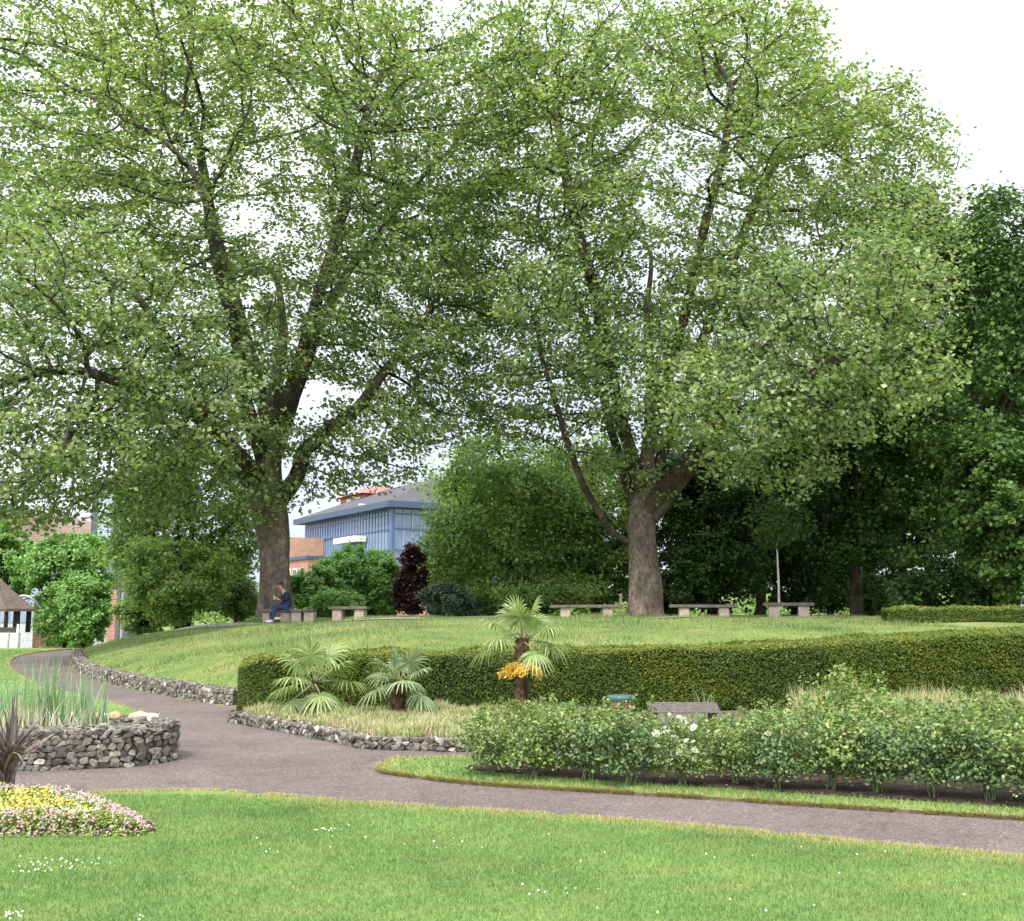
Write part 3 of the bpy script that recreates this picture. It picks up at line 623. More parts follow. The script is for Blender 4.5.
def simple_tree(name,label,cat,px,d,top,half,bottom,leaf,nleaf,mat,bark=BARKD,natt=260,rz_lobes=5,depthr=None,group=None,step=None,zbase=None,sig=None,trunk_r=.16,extra=(),pxtop=None):
    """px centre, d depth, top/bottom py of the crown, half width px"""
    x=P(px,612,d)[0]; z0=zbase if zbase is not None else Hs(x,d)-.05
    zt=P(px,top,d)[2]; zb=P(px,bottom,d)[2]; zm=(zt+zb)/2; hw=half/F*d; dr=depthr or hw*.9
    lobes=[((x,d,zm),(hw*.95,dr*.95,(zt-zb)/2*.98),1,.55)]
    for k in range(rz_lobes):
        a=rng.uniform(0,6.28); u=rng.uniform(-.6,.65)
        lobes.append(((x+hw*.62*math.cos(a),d+dr*.62*math.sin(a),zm+(zt-zb)/2*u),(hw*.48,dr*.48,(zt-zb)/2*.36),.25,.3))
    for e in extra: lobes.append(e)
    zl=max(zb,z0+.3)+.15*(zt-zb)
    tr=[(x,d,z0),(x+.02*hw,d,z0+(zl-z0)*.5),(x,d,zl),(x+.05*hw,d,zm),(x-.05*hw,d,zm+(zt-zm)*.6)]
    limbs=[(tr,[trunk_r*1.15,trunk_r,trunk_r*.9,trunk_r*.5,trunk_r*.15],-1)]
    for k in range(5):
        a=k*1.257+rng.uniform(-.3,.3); 
        limbs.append(([(x,d,zl),(x+hw*.3*math.cos(a),d+dr*.3*math.sin(a),zl+(zm-zl)*.6+.1),(x+hw*.6*math.cos(a),d+dr*.6*math.sin(a),zm+.1*(zt-zm))],[trunk_r*.5,trunk_r*.35,trunk_r*.12],6))
    stp=step or max(.16,hw*.09)
    return make_tree(name,label,cat,(x,d,z0),limbs,lobes,int(natt*1.5),stp,stp*1.4,leaf,nleaf*1.7,mat,bark,sig=sig or stp*.8,flat=.7,rthr=.05 if trunk_r>.1 else .02,tip=.012 if trunk_r>.1 else .005,group=group,below=lambda A:A[:,2]>z0+.15,clump=(1.6/max(hw,.6),-.12))
# --- trees and shrubs behind the mound
S=simple_tree
S('broad_tree','dense dark green tree with boughs to the ground, left of the big left trunk','tree',185,52,440,85,622,.2,24,MIDG,natt=620,trunk_r=.25)
S('bushy_tree','bright green bushy tree in front of the dark one, left of the left trunk','tree',178,47,540,58,624,.16,24,MIDG,natt=300)
S('rounded_tree','large rounded green tree between the two plane trees','tree',508,56,415,92,618,.2,26,MIDG,natt=650,trunk_r=.25)
S('leafy_tree','green tree filling the gap left of the right plane trunk','tree',595,58,430,66,618,.2,26,MIDG,natt=360,trunk_r=.22)
S('young_tree','light green young tree in front of the blue glass office building','tree',362,60,541,42,622,.18,26,LIME,natt=260,trunk_r=.12)
S('young_tree','light green low tree just right of the left plane trunk, below the brick block','tree',318,57,566,32,620,.17,24,LIME,natt=160,trunk_r=.1)
S('young_tree','yellowish green slim tree beside the purple one','tree',389,58,556,20,620,.16,24,LIME,natt=150,trunk_r=.1)
S('purple_tree','narrow dark purple leaved tree','tree',411,55,540,17,620,.16,30,PURP,natt=170,trunk_r=.1)
S('grey_shrub','grey green rounded shrub at the foot of the rounded tree','shrub',447,52,578,30,622,.14,26,GREYG,natt=170,trunk_r=.08)
S('pale_shrub','pale green low shrub behind the mound right of the grey shrub','shrub',535,53,572,66,622,.16,24,MIDG,natt=180,trunk_r=.08)
S('small_tree','upright green tree before the pale metal tower','tree',66,64,530,44,648,.2,24,LIME,natt=300,trunk_r=.14,zbase=-1.2)
S('small_tree','light green shrubby tree at the foot of the metal tower, beside the path','tree',84,56,568,30,650,.17,28,LIME,natt=260,trunk_r=.12,zbase=-1.0)
S('small_tree','light green tree at the left edge above the shelter roof','tree',6,66,520,28,605,.2,24,LIME,natt=160,trunk_r=.12,zbase=-1.2)
S('low_shrub','low mid green shrub between the brick pier and the mound','shrub',142,55,585,26,640,.16,24,MIDG,natt=170,trunk_r=.08,zbase=-.6)
S('low_shrub','light green bush behind the stone bench right of the left trunk','shrub',338,52,588,30,620,.14,26,LIME,natt=150,trunk_r=.08)
S('low_shrub','dark low shrub behind the left end of the benches','shrub',236,50,575,30,620,.14,26,MIDG,natt=150,trunk_r=.08)
S('leafy_tree','mid green tree closing the gap between the purple tree and the office block','tree',455,75,540,40,618,.24,26,MIDG,natt=220,trunk_r=.18)
S('leafy_tree','light green tree behind the seated person, below the office block','tree',345,66,560,48,620,.2,26,LIME,natt=220,trunk_r=.15)
S('dark_shrub','dark shrub just right of the right plane trunk','shrub',682,54,560,34,618,.17,26,DARK,natt=220,trunk_r=.1)
# right hand wood
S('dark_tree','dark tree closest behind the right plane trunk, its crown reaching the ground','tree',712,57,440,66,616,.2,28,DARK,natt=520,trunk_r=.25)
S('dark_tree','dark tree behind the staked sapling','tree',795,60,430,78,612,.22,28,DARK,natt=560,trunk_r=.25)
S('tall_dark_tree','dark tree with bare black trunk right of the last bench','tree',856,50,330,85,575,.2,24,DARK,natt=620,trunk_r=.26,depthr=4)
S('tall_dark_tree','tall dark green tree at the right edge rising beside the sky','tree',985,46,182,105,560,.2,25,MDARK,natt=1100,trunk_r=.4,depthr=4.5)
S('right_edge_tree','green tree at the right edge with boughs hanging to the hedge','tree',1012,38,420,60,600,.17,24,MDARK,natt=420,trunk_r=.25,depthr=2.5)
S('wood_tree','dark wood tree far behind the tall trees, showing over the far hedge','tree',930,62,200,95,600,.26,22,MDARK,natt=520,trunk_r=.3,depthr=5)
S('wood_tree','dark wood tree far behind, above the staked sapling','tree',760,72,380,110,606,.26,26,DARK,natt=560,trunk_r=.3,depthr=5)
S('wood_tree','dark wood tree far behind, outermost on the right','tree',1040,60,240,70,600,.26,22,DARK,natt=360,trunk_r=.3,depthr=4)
S('low_shrub','dark green shrub right of the black trunk, hiding the cottage wall','shrub',872,52,572,26,618,.16,26,MDARK,natt=180,trunk_r=.08)
S('bright_shrub','bright green shrub seen past the black trunk','shrub',898,58,585,26,618,.15,22,LIME,natt=120,trunk_r=.08)
S('low_shrub','green shrub behind the thin end of the office wing, beside the grey shrub','shrub',488,60,580,34,620,.16,26,MIDG,natt=160,trunk_r=.08)
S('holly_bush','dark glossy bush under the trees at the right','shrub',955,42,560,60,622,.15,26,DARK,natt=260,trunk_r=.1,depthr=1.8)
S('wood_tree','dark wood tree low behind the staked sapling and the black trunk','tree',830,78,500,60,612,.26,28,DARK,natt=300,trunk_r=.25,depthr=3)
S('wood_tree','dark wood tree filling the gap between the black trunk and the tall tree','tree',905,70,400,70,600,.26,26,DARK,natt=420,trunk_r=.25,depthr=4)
S('broad_tree','mid green tree far behind the rounded tree, between the two planes','tree',545,72,440,120,618,.26,28,MIDG,natt=520,trunk_r=.25,depthr=4)
# staked sapling
x,y=P(779,612,39)[0],39.0; z=Hs(x,y)
sp=thing('sapling','young staked sapling with pale thin stem behind the rightmost stone bench','tree',(x,y,z))
MB().tube([(x,y,z-.05),(x+.02,y,z+1.2),(x,y,z+2.6)],[.045,.04,.03],8).build('trunk',[solid('sapling_bark',(.42,.38,.34),.8)],sp,True,True)
cen=np.vstack([ellips(900,(x+.1,y,z+3.4),(1.3,1.1,1.0)),ellips(300,(x-.2,y,z+2.7),(.6,.6,.4))])
V,Fc=leafmesh(cen,rng.normal(0,.6,cen.shape)+[0,0,.8],.15*rng.uniform(.6,1.2,len(cen))); obj('crown',mesh_np('crown',[(V,Fc,0)],[DARK]),sp,True)
# ------------------------------------------------------------ hedges
def hedge(name,label,front,tops,thick,leafn,leaf,zf):
    fr=spline(front,8); n=len(fr); T=np.gradient(fr,axis=0); T/=np.linalg.norm(T,axis=1,keepdims=True); N=np.stack([-T[:,1],T[:,0]],1)
    seg=np.r_[0,np.cumsum(np.linalg.norm(np.diff(fr,axis=0),axis=1))]; L=seg[-1]
    tx,tz=zip(*tops)
    root=thing(name,label,'hedge',(*fr[0],0))
    # cross-section loop param: rounded box; ends taper to a round nose
    K=40; S_=int(L/.16); Vv=[]
    def sect(s,phi,pull=0):
        p=np.stack([np.interp(s,seg,fr[:,0]),np.interp(s,seg,fr[:,1])],-1); nn=np.stack([np.interp(s,seg,N[:,0]),np.interp(s,seg,N[:,1])],-1)
        h=np.interp(p[:,0],tx,tz); zb=zf(p[:,0],p[:,1])
        e=np.clip(np.minimum(s,L-s)/.55,0,1); e=np.sqrt(1-(1-e)**2)   # round nose in plan
        c,s_=np.cos(phi),np.sin(phi)
        u=np.sign(c)*np.abs(c)**.35; w=np.sign(s_)*np.abs(s_)**.28
        half=thick/2*(.25+.75*e)
        hh=(h-zb)*(.80+.20*e)
        wv=np.array([noise.noise(Vector((a*1.1,b_*1.5,5))) for a,b_ in zip(s,phi)])*.05
        q=p+nn*(thick/2+u*(half+wv-pull))[:,None]
        z=zb+np.maximum(0,hh*(w+1)/2+(wv-pull)*(w>0))
        return np.c_[q,z]
    ss=np.linspace(0.01,L-.01,S_); ph=np.linspace(-np.pi/2,3*np.pi/2,K,endpoint=False)
    A,B=np.meshgrid(ss,ph,indexing='ij'); V=sect(A.ravel(),B.ravel(),.05)
    i=np.arange(S_-1)[:,None]*K; j=np.arange(K)[None,:]; Fq=np.stack([i+j,i+(j+1)%K,i+K+(j+1)%K,i+K+j],-1).reshape(-1,4)
    core=MB().add(V,Fq); core.add(V,np.array([list(range(K))]),0).add(V,np.array([list(range((S_-1)*K,S_*K))]),0)
    core.build('inner_growth',[solid('hedge_core',(.018,.026,.007),.9,0,.4,8,.5,'Object',.1)],root,True,False)
    s=rng.uniform(0,L,leafn); endn=leafn//14; s[:endn]=np.abs(rng.normal(0,.12,endn))
    w_=rng.uniform(-1,1,leafn); u_=rng.uniform(-1,1,leafn); pick=rng.uniform(0,1,leafn)
    fa=np.arcsin(np.sign(w_)*np.abs(w_)**(1/.28)); ta=np.arccos(np.sign(u_)*np.abs(u_)**(1/.35))
    ph=np.where(pick<.55,np.pi-fa,np.where(pick<.9,ta,fa))
    # front side is u<0
    P0=sect(s,ph); P1=sect(s,ph,.05); nr=P0-P1+1e-6; nr/=np.linalg.norm(nr,axis=1,keepdims=True)
    lump=np.array([noise.noise(Vector(q*2.2))+.6*noise.noise(Vector(q*5.5)) for q in P0])*.045
    cen=P0+nr*(lump+rng.normal(0,.02,leafn))[:,None]
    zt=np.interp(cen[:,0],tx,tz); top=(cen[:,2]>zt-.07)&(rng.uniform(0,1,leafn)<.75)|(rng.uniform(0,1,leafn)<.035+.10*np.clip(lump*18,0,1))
    nn2=nr+rng.normal(0,.6,cen.shape)
    V,Fc=leafmesh(cen,nn2,leaf*rng.uniform(.6,1.4,leafn),.55,.3)
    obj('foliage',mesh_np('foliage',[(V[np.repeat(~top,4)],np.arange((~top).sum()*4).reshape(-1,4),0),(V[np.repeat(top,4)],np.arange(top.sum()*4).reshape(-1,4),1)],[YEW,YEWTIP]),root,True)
    return root
def ztop(px,py,d): return P(px,py,d)[2]
tops=[(-4.4,ztop(242,664,17.5)),(-4.0,ztop(262,659,17.5)),(-3.2,ztop(310,655,17.6)),(-1.3,ztop(430,652,17.8)),(1.5,ztop(600,649,18)),(3.9,ztop(740,646,18.5)),(6.2,ztop(860,638,19)),(9.2,ztop(1024,630,19.8)),(13,1.5)]
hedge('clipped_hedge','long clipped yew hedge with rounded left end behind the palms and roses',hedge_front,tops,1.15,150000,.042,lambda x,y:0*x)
f2=[(P(896,612,31)[0],31),(P(960,612,31)[0],31.2),(P(1024,612,31)[0],31.5),(P(1100,612,31)[0],32)]
hedge('clipped_hedge','shorter flat topped hedge on the mound at the right edge, under the dark trees',f2,[(f2[0][0],ztop(896,608,31)),(f2[-1][0],ztop(1100,607,32))],1.3,26000,.07,lambda x,y:H(x,y)-.02)
# ------------------------------------------------------------ palms
PALM=leafmat('palm_leaf',[(0,(.13,.21,.06)),(.5,(.22,.30,.10)),(1,(.40,.45,.21))],.3,.4,1.5,(1,1,.9),.3,.5)
PALMG=leafmat('palm_leaf_grey',[(0,(.14,.20,.09)),(.5,(.23,.30,.15)),(1,(.40,.45,.27))],.3,.4,1.5,(1,1,.9),.3,.5)
PETI=solid('petiole',(.20,.24,.09),.6,0,.2,10,0)
FIB=barkmat('palm_fibre',(.05,.03,.02),(.12,.075,.045),(.22,.14,.09),6)
YEL=leafmat('palm_flower',[(0,(.62,.36,.04)),(.5,(.8,.52,.08)),(1,(.85,.68,.22))],.2,.6)
def frond_mesh(el,length,fanr,droop,mat):
    mb=MB(); d=np.array([math.cos(el),0,math.sin(el)]); nrm=np.array([-math.sin(el),0,math.cos(el)])
    ts=np.linspace(0,1,7); pt=[d*length*t+np.array([0,0,-droop*.25*length*t*t]) for t in ts]
    mb.tube(pt,np.linspace(.013,.006,7),5,1); hub=pt[-1]
    dd=pt[-1]-pt[-2]; dd/=np.linalg.norm(dd); side=np.array([0,1.,0]); nn=np.cross(dd,side); nn/=np.linalg.norm(nn)
    V=[];Fc=[]; ns=26
    for k in range(ns):
        a=math.radians(-150+300*k/(ns-1)+rng.normal(0,2)); L=fanr*(.72+.28*math.cos(a*.6))*rng.uniform(.9,1.05)
        di=dd*math.cos(a)+side*math.sin(a); pe=np.cross(nn,di); w=.0155
        o=len(V)
        for t,ww in ((0.02,.15),(.35,1),(.65,.85),(.85,.45),(1,.06)):
            c=hub+di*L*t + nn*(-.12*L*t*abs(math.sin(a))) + np.array([0,0,-droop*L*max(0,t-.45)**1.6*1.5])
            V+=[c-pe*w*ww, c+nn*-.006*ww, c+pe*w*ww]
        for q in range(4):
            Fc+=[[o+3*q,o+3*q+1,o+3*q+4,o+3*q+3],[o+3*q+1,o+3*q+2,o+3*q+5,o+3*q+4]]
    mb.add(np.array(V),np.array(Fc),0); return mesh_np('frond',mb.p,[mat,PETI])
def palm(label,px,d,zb,h,rt,fl,fr,nf,mat,low=-.5):
    x=P(px,612,d)[0]; root=thing('fan_palm',label,'palm',(x,d,zb),rng.uniform(0,6.28),group='fan palms in the stone edged bed')
    def mod(k,n,pp): return 1+rng.normal(0,.07,(k,n))
    MB().tube([(0,0,-.05),(0,.0,.1),(.01,0,h*.6),(0,0,h),(0,0,h+.1)],[rt*.9,rt,rt*1.05,rt*1.1,rt*.5],18,0,True,mod)
    m=MB(); zz=np.linspace(-.03,h+.05,26); m.tube(np.c_[.01*np.sin(zz*7),0*zz,zz],rt*(1+.1*np.sin(zz*40)),18,0,True,mod)
    n=420; th=rng.uniform(0,6.28,n); z_=rng.uniform(.0,h+.05,n); base=np.c_[rt*.95*np.cos(th),rt*.95*np.sin(th),z_]
    pr=blades(base,rng.uniform(.04,.09,n),.012,rng.uniform(.3,1.1,n),yaw=th+np.pi/2,leandir=th); m.add(pr[0][0],pr[0][1],0)
    m.build('trunk',[FIB],root,False,True)
    for k in range(nf):
        t=k/(nf-1); el=math.radians(82-(82-math.degrees(low))*t); a=k*2.4+rng.normal(0,.15)
        o=obj('frond',frond_mesh(el,fl*rng.uniform(.85,1.1),fr*rng.uniform(.85,1.1),.35+.6*t,mat),root)
        o.location=(0,0,h); o.rotation_euler=(rng.normal(0,.12),0,a)
    return root
palm('leftmost fan palm with wide drooping fans, beside the hedge end',316,16.5,.1,.46,.065,.46,.42,12,PALM,-.45)
palm('middle fan palm with stiff grey green fans on a thick brown trunk',400,16.4,.1,.47,.095,.36,.36,11,PALMG,-.4)
p3=palm('tallest fan palm, with yellow flower clusters under its crown',522,16.2,.1,1.08,.10,.46,.38,12,PALM,-.12)
for a,L in ((2.9,.34),(3.6,.26),(4.6,.24),(5.9,.28),(.4,.24)):
    m=MB(); n=260; u=rng.uniform(.25,1,n); c=np.c_[L*u+rng.normal(0,.025,n),rng.normal(0,.045,n),-.02-.22*L/.25*u**2*.6+rng.normal(0,.03,n)]
    V,Fc=leafmesh(c,rng.normal(0,1,c.shape),.045); m.add(V,Fc,0); m.tube([(0,0,0),(L*.5,0,.0),(L,0,-.13)],[.015,.012,.006],5,0)
    o=m.build('flower_cluster',[YEL],p3); o.location=(0,0,.76); o.rotation_euler=(0,0,a-p3.rotation_euler.z)
# ------------------------------------------------------------ planting in the palm bed
X,Y=scatter(palmbed,-4.5,1.5,12.5,17.3,42000); k=pdist(X,Y,palmbed)>.16; X,Y=X[k],Y[k]
nn=np.array([noise.noise(Vector((a*2.3,b_*2.3,3))) for a,b_ in zip(X,Y)]); k=nn>-.42; X,Y,nn=X[k],Y[k],nn[k]
hump=.05+.16*np.clip(nn+.45,0,1)
pr=blades(np.stack([X,Y,.1+0*X],1),hump*rng.uniform(.6,1.25,len(X)),.012,rng.uniform(.15,1.0,len(X)),segs=2)
STRAW=leafmat('variegated_blade',[(0,(.16,.22,.08)),(.3,(.36,.37,.20)),(.6,(.52,.46,.31)),(.8,(.50,.34,.24)),(1,(.70,.62,.46))],.3,.6,1.6,(.75,.95,.65),.8)
tag(obj('ground_cover',mesh_np('ground_cover',[(pr[0][0],pr[0][1],0)],[STRAW])),'pale straw coloured ground cover round the palm trunks','plants',kind='stuff')
# same planting continues behind the roses in front of the hedge
n=14000; X=rng.uniform(4.5,9.8,n); Y=rng.uniform(15.5,18.3,n); nn=np.array([noise.noise(Vector((a*1.7,b_*1.7,9))) for a,b_ in zip(X,Y)]); k=nn>-.3; X,Y,nn=X[k],Y[k],nn[k]
pr=blades(np.stack([X,Y,0*X],1),(.25+.35*np.clip(nn+.3,0,1))*rng.uniform(.6,1.2,len(X)),.014,rng.uniform(.1,.8,len(X)),segs=2)
tag(obj('border_plants',mesh_np('border_plants',[(pr[0][0],pr[0][1],0)],[STRAW])),'pale dry tufted plants at the foot of the hedge on the right','plants',kind='stuff')
# ------------------------------------------------------------ roses
WHITE=leafmat('white_petal',[(0,(.68,.66,.6)),(1,(.85,.83,.8))],.3,.6,1,(1,1,1),0)
PEACH=leafmat('peach_petal',[(0,(.72,.48,.36)),(1,(.80,.62,.52))],.3,.6,1,(1,1,1),0)
def bloom_mesh(mat,s=.035):
    V=[];Fc=[]; k0=0
    for ring,(n_,r_,tilt) in enumerate(((5,1,.2),(5,.75,.7),(4,.45,1.1))):
        for q in range(n_):
            a=q*2*math.pi/n_+ring*.6; d=np.array([math.cos(a)*math.cos(tilt),math.sin(a)*math.cos(tilt),math.sin(tilt)]); sd=np.array([-math.sin(a),math.cos(a),0])
            c=np.array([0,0,.003*ring]); V+=[c,c+d*s*r_*.6+sd*s*r_*.5,c+d*s*r_+np.array([0,0,.004]),c+d*s*r_*.6-sd*s*r_*.5]; Fc.append([k0,k0+1,k0+2,k0+3]); k0+=4
    return mesh_np('bloom',[(np.array(V),np.array(Fc),0)],[mat])
BLOOM={'white':bloom_mesh(WHITE),'peach':bloom_mesh(PEACH)}
def rose_proto(h,r,nl,mat,mat2,leaf=.045,bare=.15):
    canes=MB(); tips=[]; shoots=[]
    for k in range(rng.integers(6,9)):
        a=rng.uniform(0,6.28); rr_=r*rng.uniform(.25,.8); hh=h*rng.uniform(.6,.95)
        p0=np.array([rng.normal(0,.03),rng.normal(0,.03),-.02]); p3_=np.array([rr_*math.cos(a),rr_*math.sin(a),hh])
        p1=p0*.6+p3_*.4; p1[2]=hh*.45; p1[:2]*=.8
        pts=spline([p0,p1,p3_],4); canes.tube(pts,np.linspace(.011,.004,len(pts)),5)
        for f in (.45,.6,.75,.9,1):
            i_=min(len(pts)-1,int(f*(len(pts)-1)))
            for _ in range(3):
                q=pts[i_]+np.array([rng.normal(0,r*.32),rng.normal(0,r*.32),rng.uniform(-.02,.16)*h])
                if q[2]>bare*h*1.3 and np.hypot(q[0],q[1])<r*1.1: tips.append(q); canes.tube([pts[i_],(pts[i_]+q)/2+[0,0,.02],q],[.004,.003,.002],3,0,False)
    for k in range(7):
        a=rng.uniform(0,6.28); q0=np.array([r*.5*math.cos(a),r*.5*math.sin(a),h*.7]); q1=q0+np.array([rng.normal(0,.08),rng.normal(0,.08),h*rng.uniform(.32,.5)])
        canes.tube([q0,(q0+q1)/2+[.01,0,0],q1],[.005,.004,.002],4,0,False)
        for f in (.6,.8,.95,1.0): shoots.append(q0*(1-f)+q1*f)
    tips=np.array(tips); per=nl//len(tips)
    cen=np.repeat(tips,per,0)+rng.normal(0,1,(len(tips)*per,3))*np.array([.075,.075,.055])*r/.45
    sh=np.repeat(np.array(shoots),9,0); cen=np.vstack([cen,sh+rng.normal(0,.026,sh.shape)])
    k=cen[:,2]>bare*h; cen=cen[k]
    nr=rng.normal(0,.55,cen.shape)+np.array([0,0,.8])+np.c_[cen[:,:2]*1.2,0*cen[:,2]]
    V,Fc=leafmesh(cen,nr,leaf*rng.uniform(.6,1.3,len(cen)),.85,.3,'six')
    top=(cen[:,2]>h*.82)&(rng.uniform(0,1,len(cen))<.65)|(rng.uniform(0,1,len(cen))<.05); n=len(cen)
    vi=lambda msk: np.repeat(msk,6)
    def fs(m): a=np.arange(m)[:,None]*6; return np.concatenate([a+np.array([[0,1,2,3]]),a+np.array([[0,3,4,5]])])
    root=thing('rose_bush','x','rose bush',(0,0,0),0,'rose bushes in the long bed')
    canes.build('stems',[CANE],root,False,True)
    obj('foliage',mesh_np('foliage',[(V[vi(~top)],fs((~top).sum()),0),(V[vi(top)],fs(top.sum()),1)],[mat,mat2]),root)
    return root,tips
protos=[rose_proto(.78,.50,3000,ROSE,ROSEY),rose_proto(.82,.54,3100,ROSEB,ROSE),rose_proto(.74,.46,2300,ROSE,ROSEY),rose_proto(.80,.52,3000,ROSEB,ROSEY),rose_proto(1.0,.54,3200,ROSEY,ROSEY)]
used=[False]*len(protos)
# rows: (px, py of base, proto, scale, label extras, blooms)
ordn=['first','second','third','fourth','fifth','sixth','seventh','eighth','ninth','tenth','eleventh','twelfth','thirteenth']
rows=[('front',[(492,773,2,.74),(535,777,0,.82),(588,779,1,.84),(630,784,1,.78),(682,784,2,.74),(735,783,0,.78),(779,788,3,.80),(832,789,2,.84),(878,792,3,.80),(932,796,1,.82),(990,800,3,.84),(1042,803,0,.84)]),
      ('middle',[(515,763,0,.88),(562,765,2,.95),(605,766,0,.80),(652,768,3,.68),(708,768,2,.70),(758,769,0,.85),(808,770,2,.95),(862,772,4,.95),(912,773,0,.95),(965,774,2,.95),(1020,776,0,.9)]),
      ('back',[(735,754,0,.6),(780,754,2,.85),(832,754,4,.82),(868,755,4,.85),(925,756,0,.9),(975,756,4,.75),(1022,757,2,.9)])]
for rn,lst in rows:
    for k,(px,py,pi,s_) in enumerate(lst):
        s_*={'front':.92,'middle':.83,'back':.76}[rn]*(1 if px<800 else 1.05)*rng.uniform(.92,1.06)
        p=G(px,py,.05); lab=f"{ordn[k]} green leafy rose bush from the left in the {rn} row of the rose bed"
        if rn=='front' and k==4: lab='rose bush thick with white blooms in the front row of the rose bed'
        rt_,tips=protos[pi]
        if not used[pi]:
            used[pi]=True; o=rt_; o['label']=lab; o.location=p; rzv=rng.uniform(0,6.28)
            first_scale=s_; o.rotation_euler=(0,0,rzv); o.scale=(s_,)*3
        else: o=dup(rt_,tuple(p),rng.uniform(0,6.28),s_,lab)
        # only foliage and stems are shared; strip blooms copied along
        for c in list(o.children):
            if c.name.startswith('bloom'): bpy.data.objects.remove(c)
        kind='white'; nb=0
        if rn=='front' and k==4: nb=60
        elif rn=='middle' and k in (3,4): nb=14
        elif rn=='front' and k in (0,6,1): nb=2
        elif rn=='middle' and k in (5,6): nb=3
        elif rn=='back' and k>3: nb=4; kind='peach'
        elif rn=='back' and k in(0,1): nb=5
        for _ in range(nb):
            q=np.array(tips[rng.integers(len(tips))]); q[:2]*=1.25; q[2]+=rng.uniform(.03,.14)
            c=obj('bloom',BLOOM[kind],o); c.location=q; c.rotation_euler=(rng.normal(.5,.5),rng.normal(0,.5),rng.uniform(0,6)); c.scale=(rng.uniform(1.1,1.9),)*3
q=[]
X,Y=scatter(rosebed,-.8,8,9,13,2600); q.append(np.c_[X,Y,np.full(len(X),.056)])
n=170; k=rng.integers(0,len(isl)-8,n); e=np.array([G(*isl[a]) for a in k]); e=e+rng.normal(0,.12,e.shape); e[:,2]=.012; q.append(e[(~inpoly(e[:,0],e[:,1],island))])
q=np.vstack(q); V,Fc=leafmesh(q,rng.normal(0,.25,q.shape)+[0,0,1],.03*rng.uniform(.4,1.3,len(q)))
tag(obj('leaf_litter',mesh_np('leaf_litter',[(V,Fc,0)],[leafmat('litter_leaf',[(0,(.07,.045,.03)),(.6,(.16,.11,.07)),(.9,(.30,.24,.15)),(1,(.6,.56,.5))],0,.8,3,(1,1,1),.2)])),'dry leaves and fallen petals scattered on the rose bed soil','leaves',kind='stuff')
# iris-like tuft by the bench
def tuft(name,label,cat,px,d,n,h,w,mat,zb=0,spread=.1,lean=(.1,.6)):
    x=P(px,612,d)[0]; root=thing(name,label,cat,(x,d,zb))
    b=np.c_[rng.normal(0,spread,(n,2)),np.zeros(n)]; pr=blades(b,h*rng.uniform(.6,1.1,n),w,rng.uniform(*lean,n),segs=4)
    obj('leaves',mesh_np('leaves',[(pr[0][0],pr[0][1],0)],[mat]),root); return root
REED=leafmat('reed_leaf',[(0,(.17,.26,.13)),(.5,(.25,.34,.21)),(1,(.38,.46,.32))],.3,.5,3,(.8,1,1),.4)
DRYR=leafmat('dry_reed',[(0,(.42,.37,.26)),(1,(.66,.61,.5))],.3,.6,3,(1,1,1),.2)
GLAU=leafmat('glaucous_leaf',[(0,(.14,.2,.12)),(1,(.26,.32,.2))],.3,.5,3,(1,1,1),.2)
tuft('iris_clump','upright narrow leaved iris clump behind the slatted bench','plant',700,15.4,26,.62,.018,GLAU,0,.06)
tuft('iris_clump','small grey green spiky clump in front of the hedge on the far right','plant',828+95,16,30,.55,.016,GLAU,0,.08)
# climbing rose shoot near the third palm
# ------------------------------------------------------------ bin and slatted bench
MAROON=solid('bin_maroon',(.20,.045,.055),.5,0,.15,8,.05); TEAL=solid('bin_teal',(.05,.11,.095),.5,0,.15,8,.05)
x=P(620,612,14.6)[0]; bn=thing('litter_bin','maroon litter bin with teal green rim behind the roses','bin',(x,14.6,.0))
m=MB(); zz=[0,.04,.10,.42,.47]; m.tube([(0,0,z) for z in zz],[.13,.15,.155,.165,.16],24); m.build('body',[MAROON],bn,False,True)
m=MB(); m.tube([(0,0,.45),(0,0,.47),(0,0,.50),(0,0,.525),(0,0,.53)],[.17,.185,.19,.18,.14],24); m.build('rim',[TEAL],bn,False,True)
m=MB(); m.box(-.05,.05,-.163,-.155,.25,.36); m.build('door_plate',[MAROON],bn)
SLAT=solid('weathered_slat',(.16,.14,.125),.85,0,.3,14,.4)
x=P(681,612,14.0)[0]; sb=thing('slatted_bench','backless weathered grey slatted bench half hidden behind the roses','bench',(x,14.0,0),R(-3))
for k in range(5): MB().bevbox(-.44,.44,-.26+k*.105,-.26+k*.105+.07,.375+.017*k,.400+.017*k,.006).build('slat',[SLAT],sb)
for sx in (-.36,.36):
    MB().bevbox(sx-.03,sx+.03,-.22,-.16,.006,.374,.005).bevbox(sx-.03,sx+.03,.16,.22,.006,.374,.005).bevbox(sx-.025,sx+.025,-.16,.16,.30,.37,.005).build('leg_frame',[solid('bench_metal',(.08,.03,.03),.5)],sb)
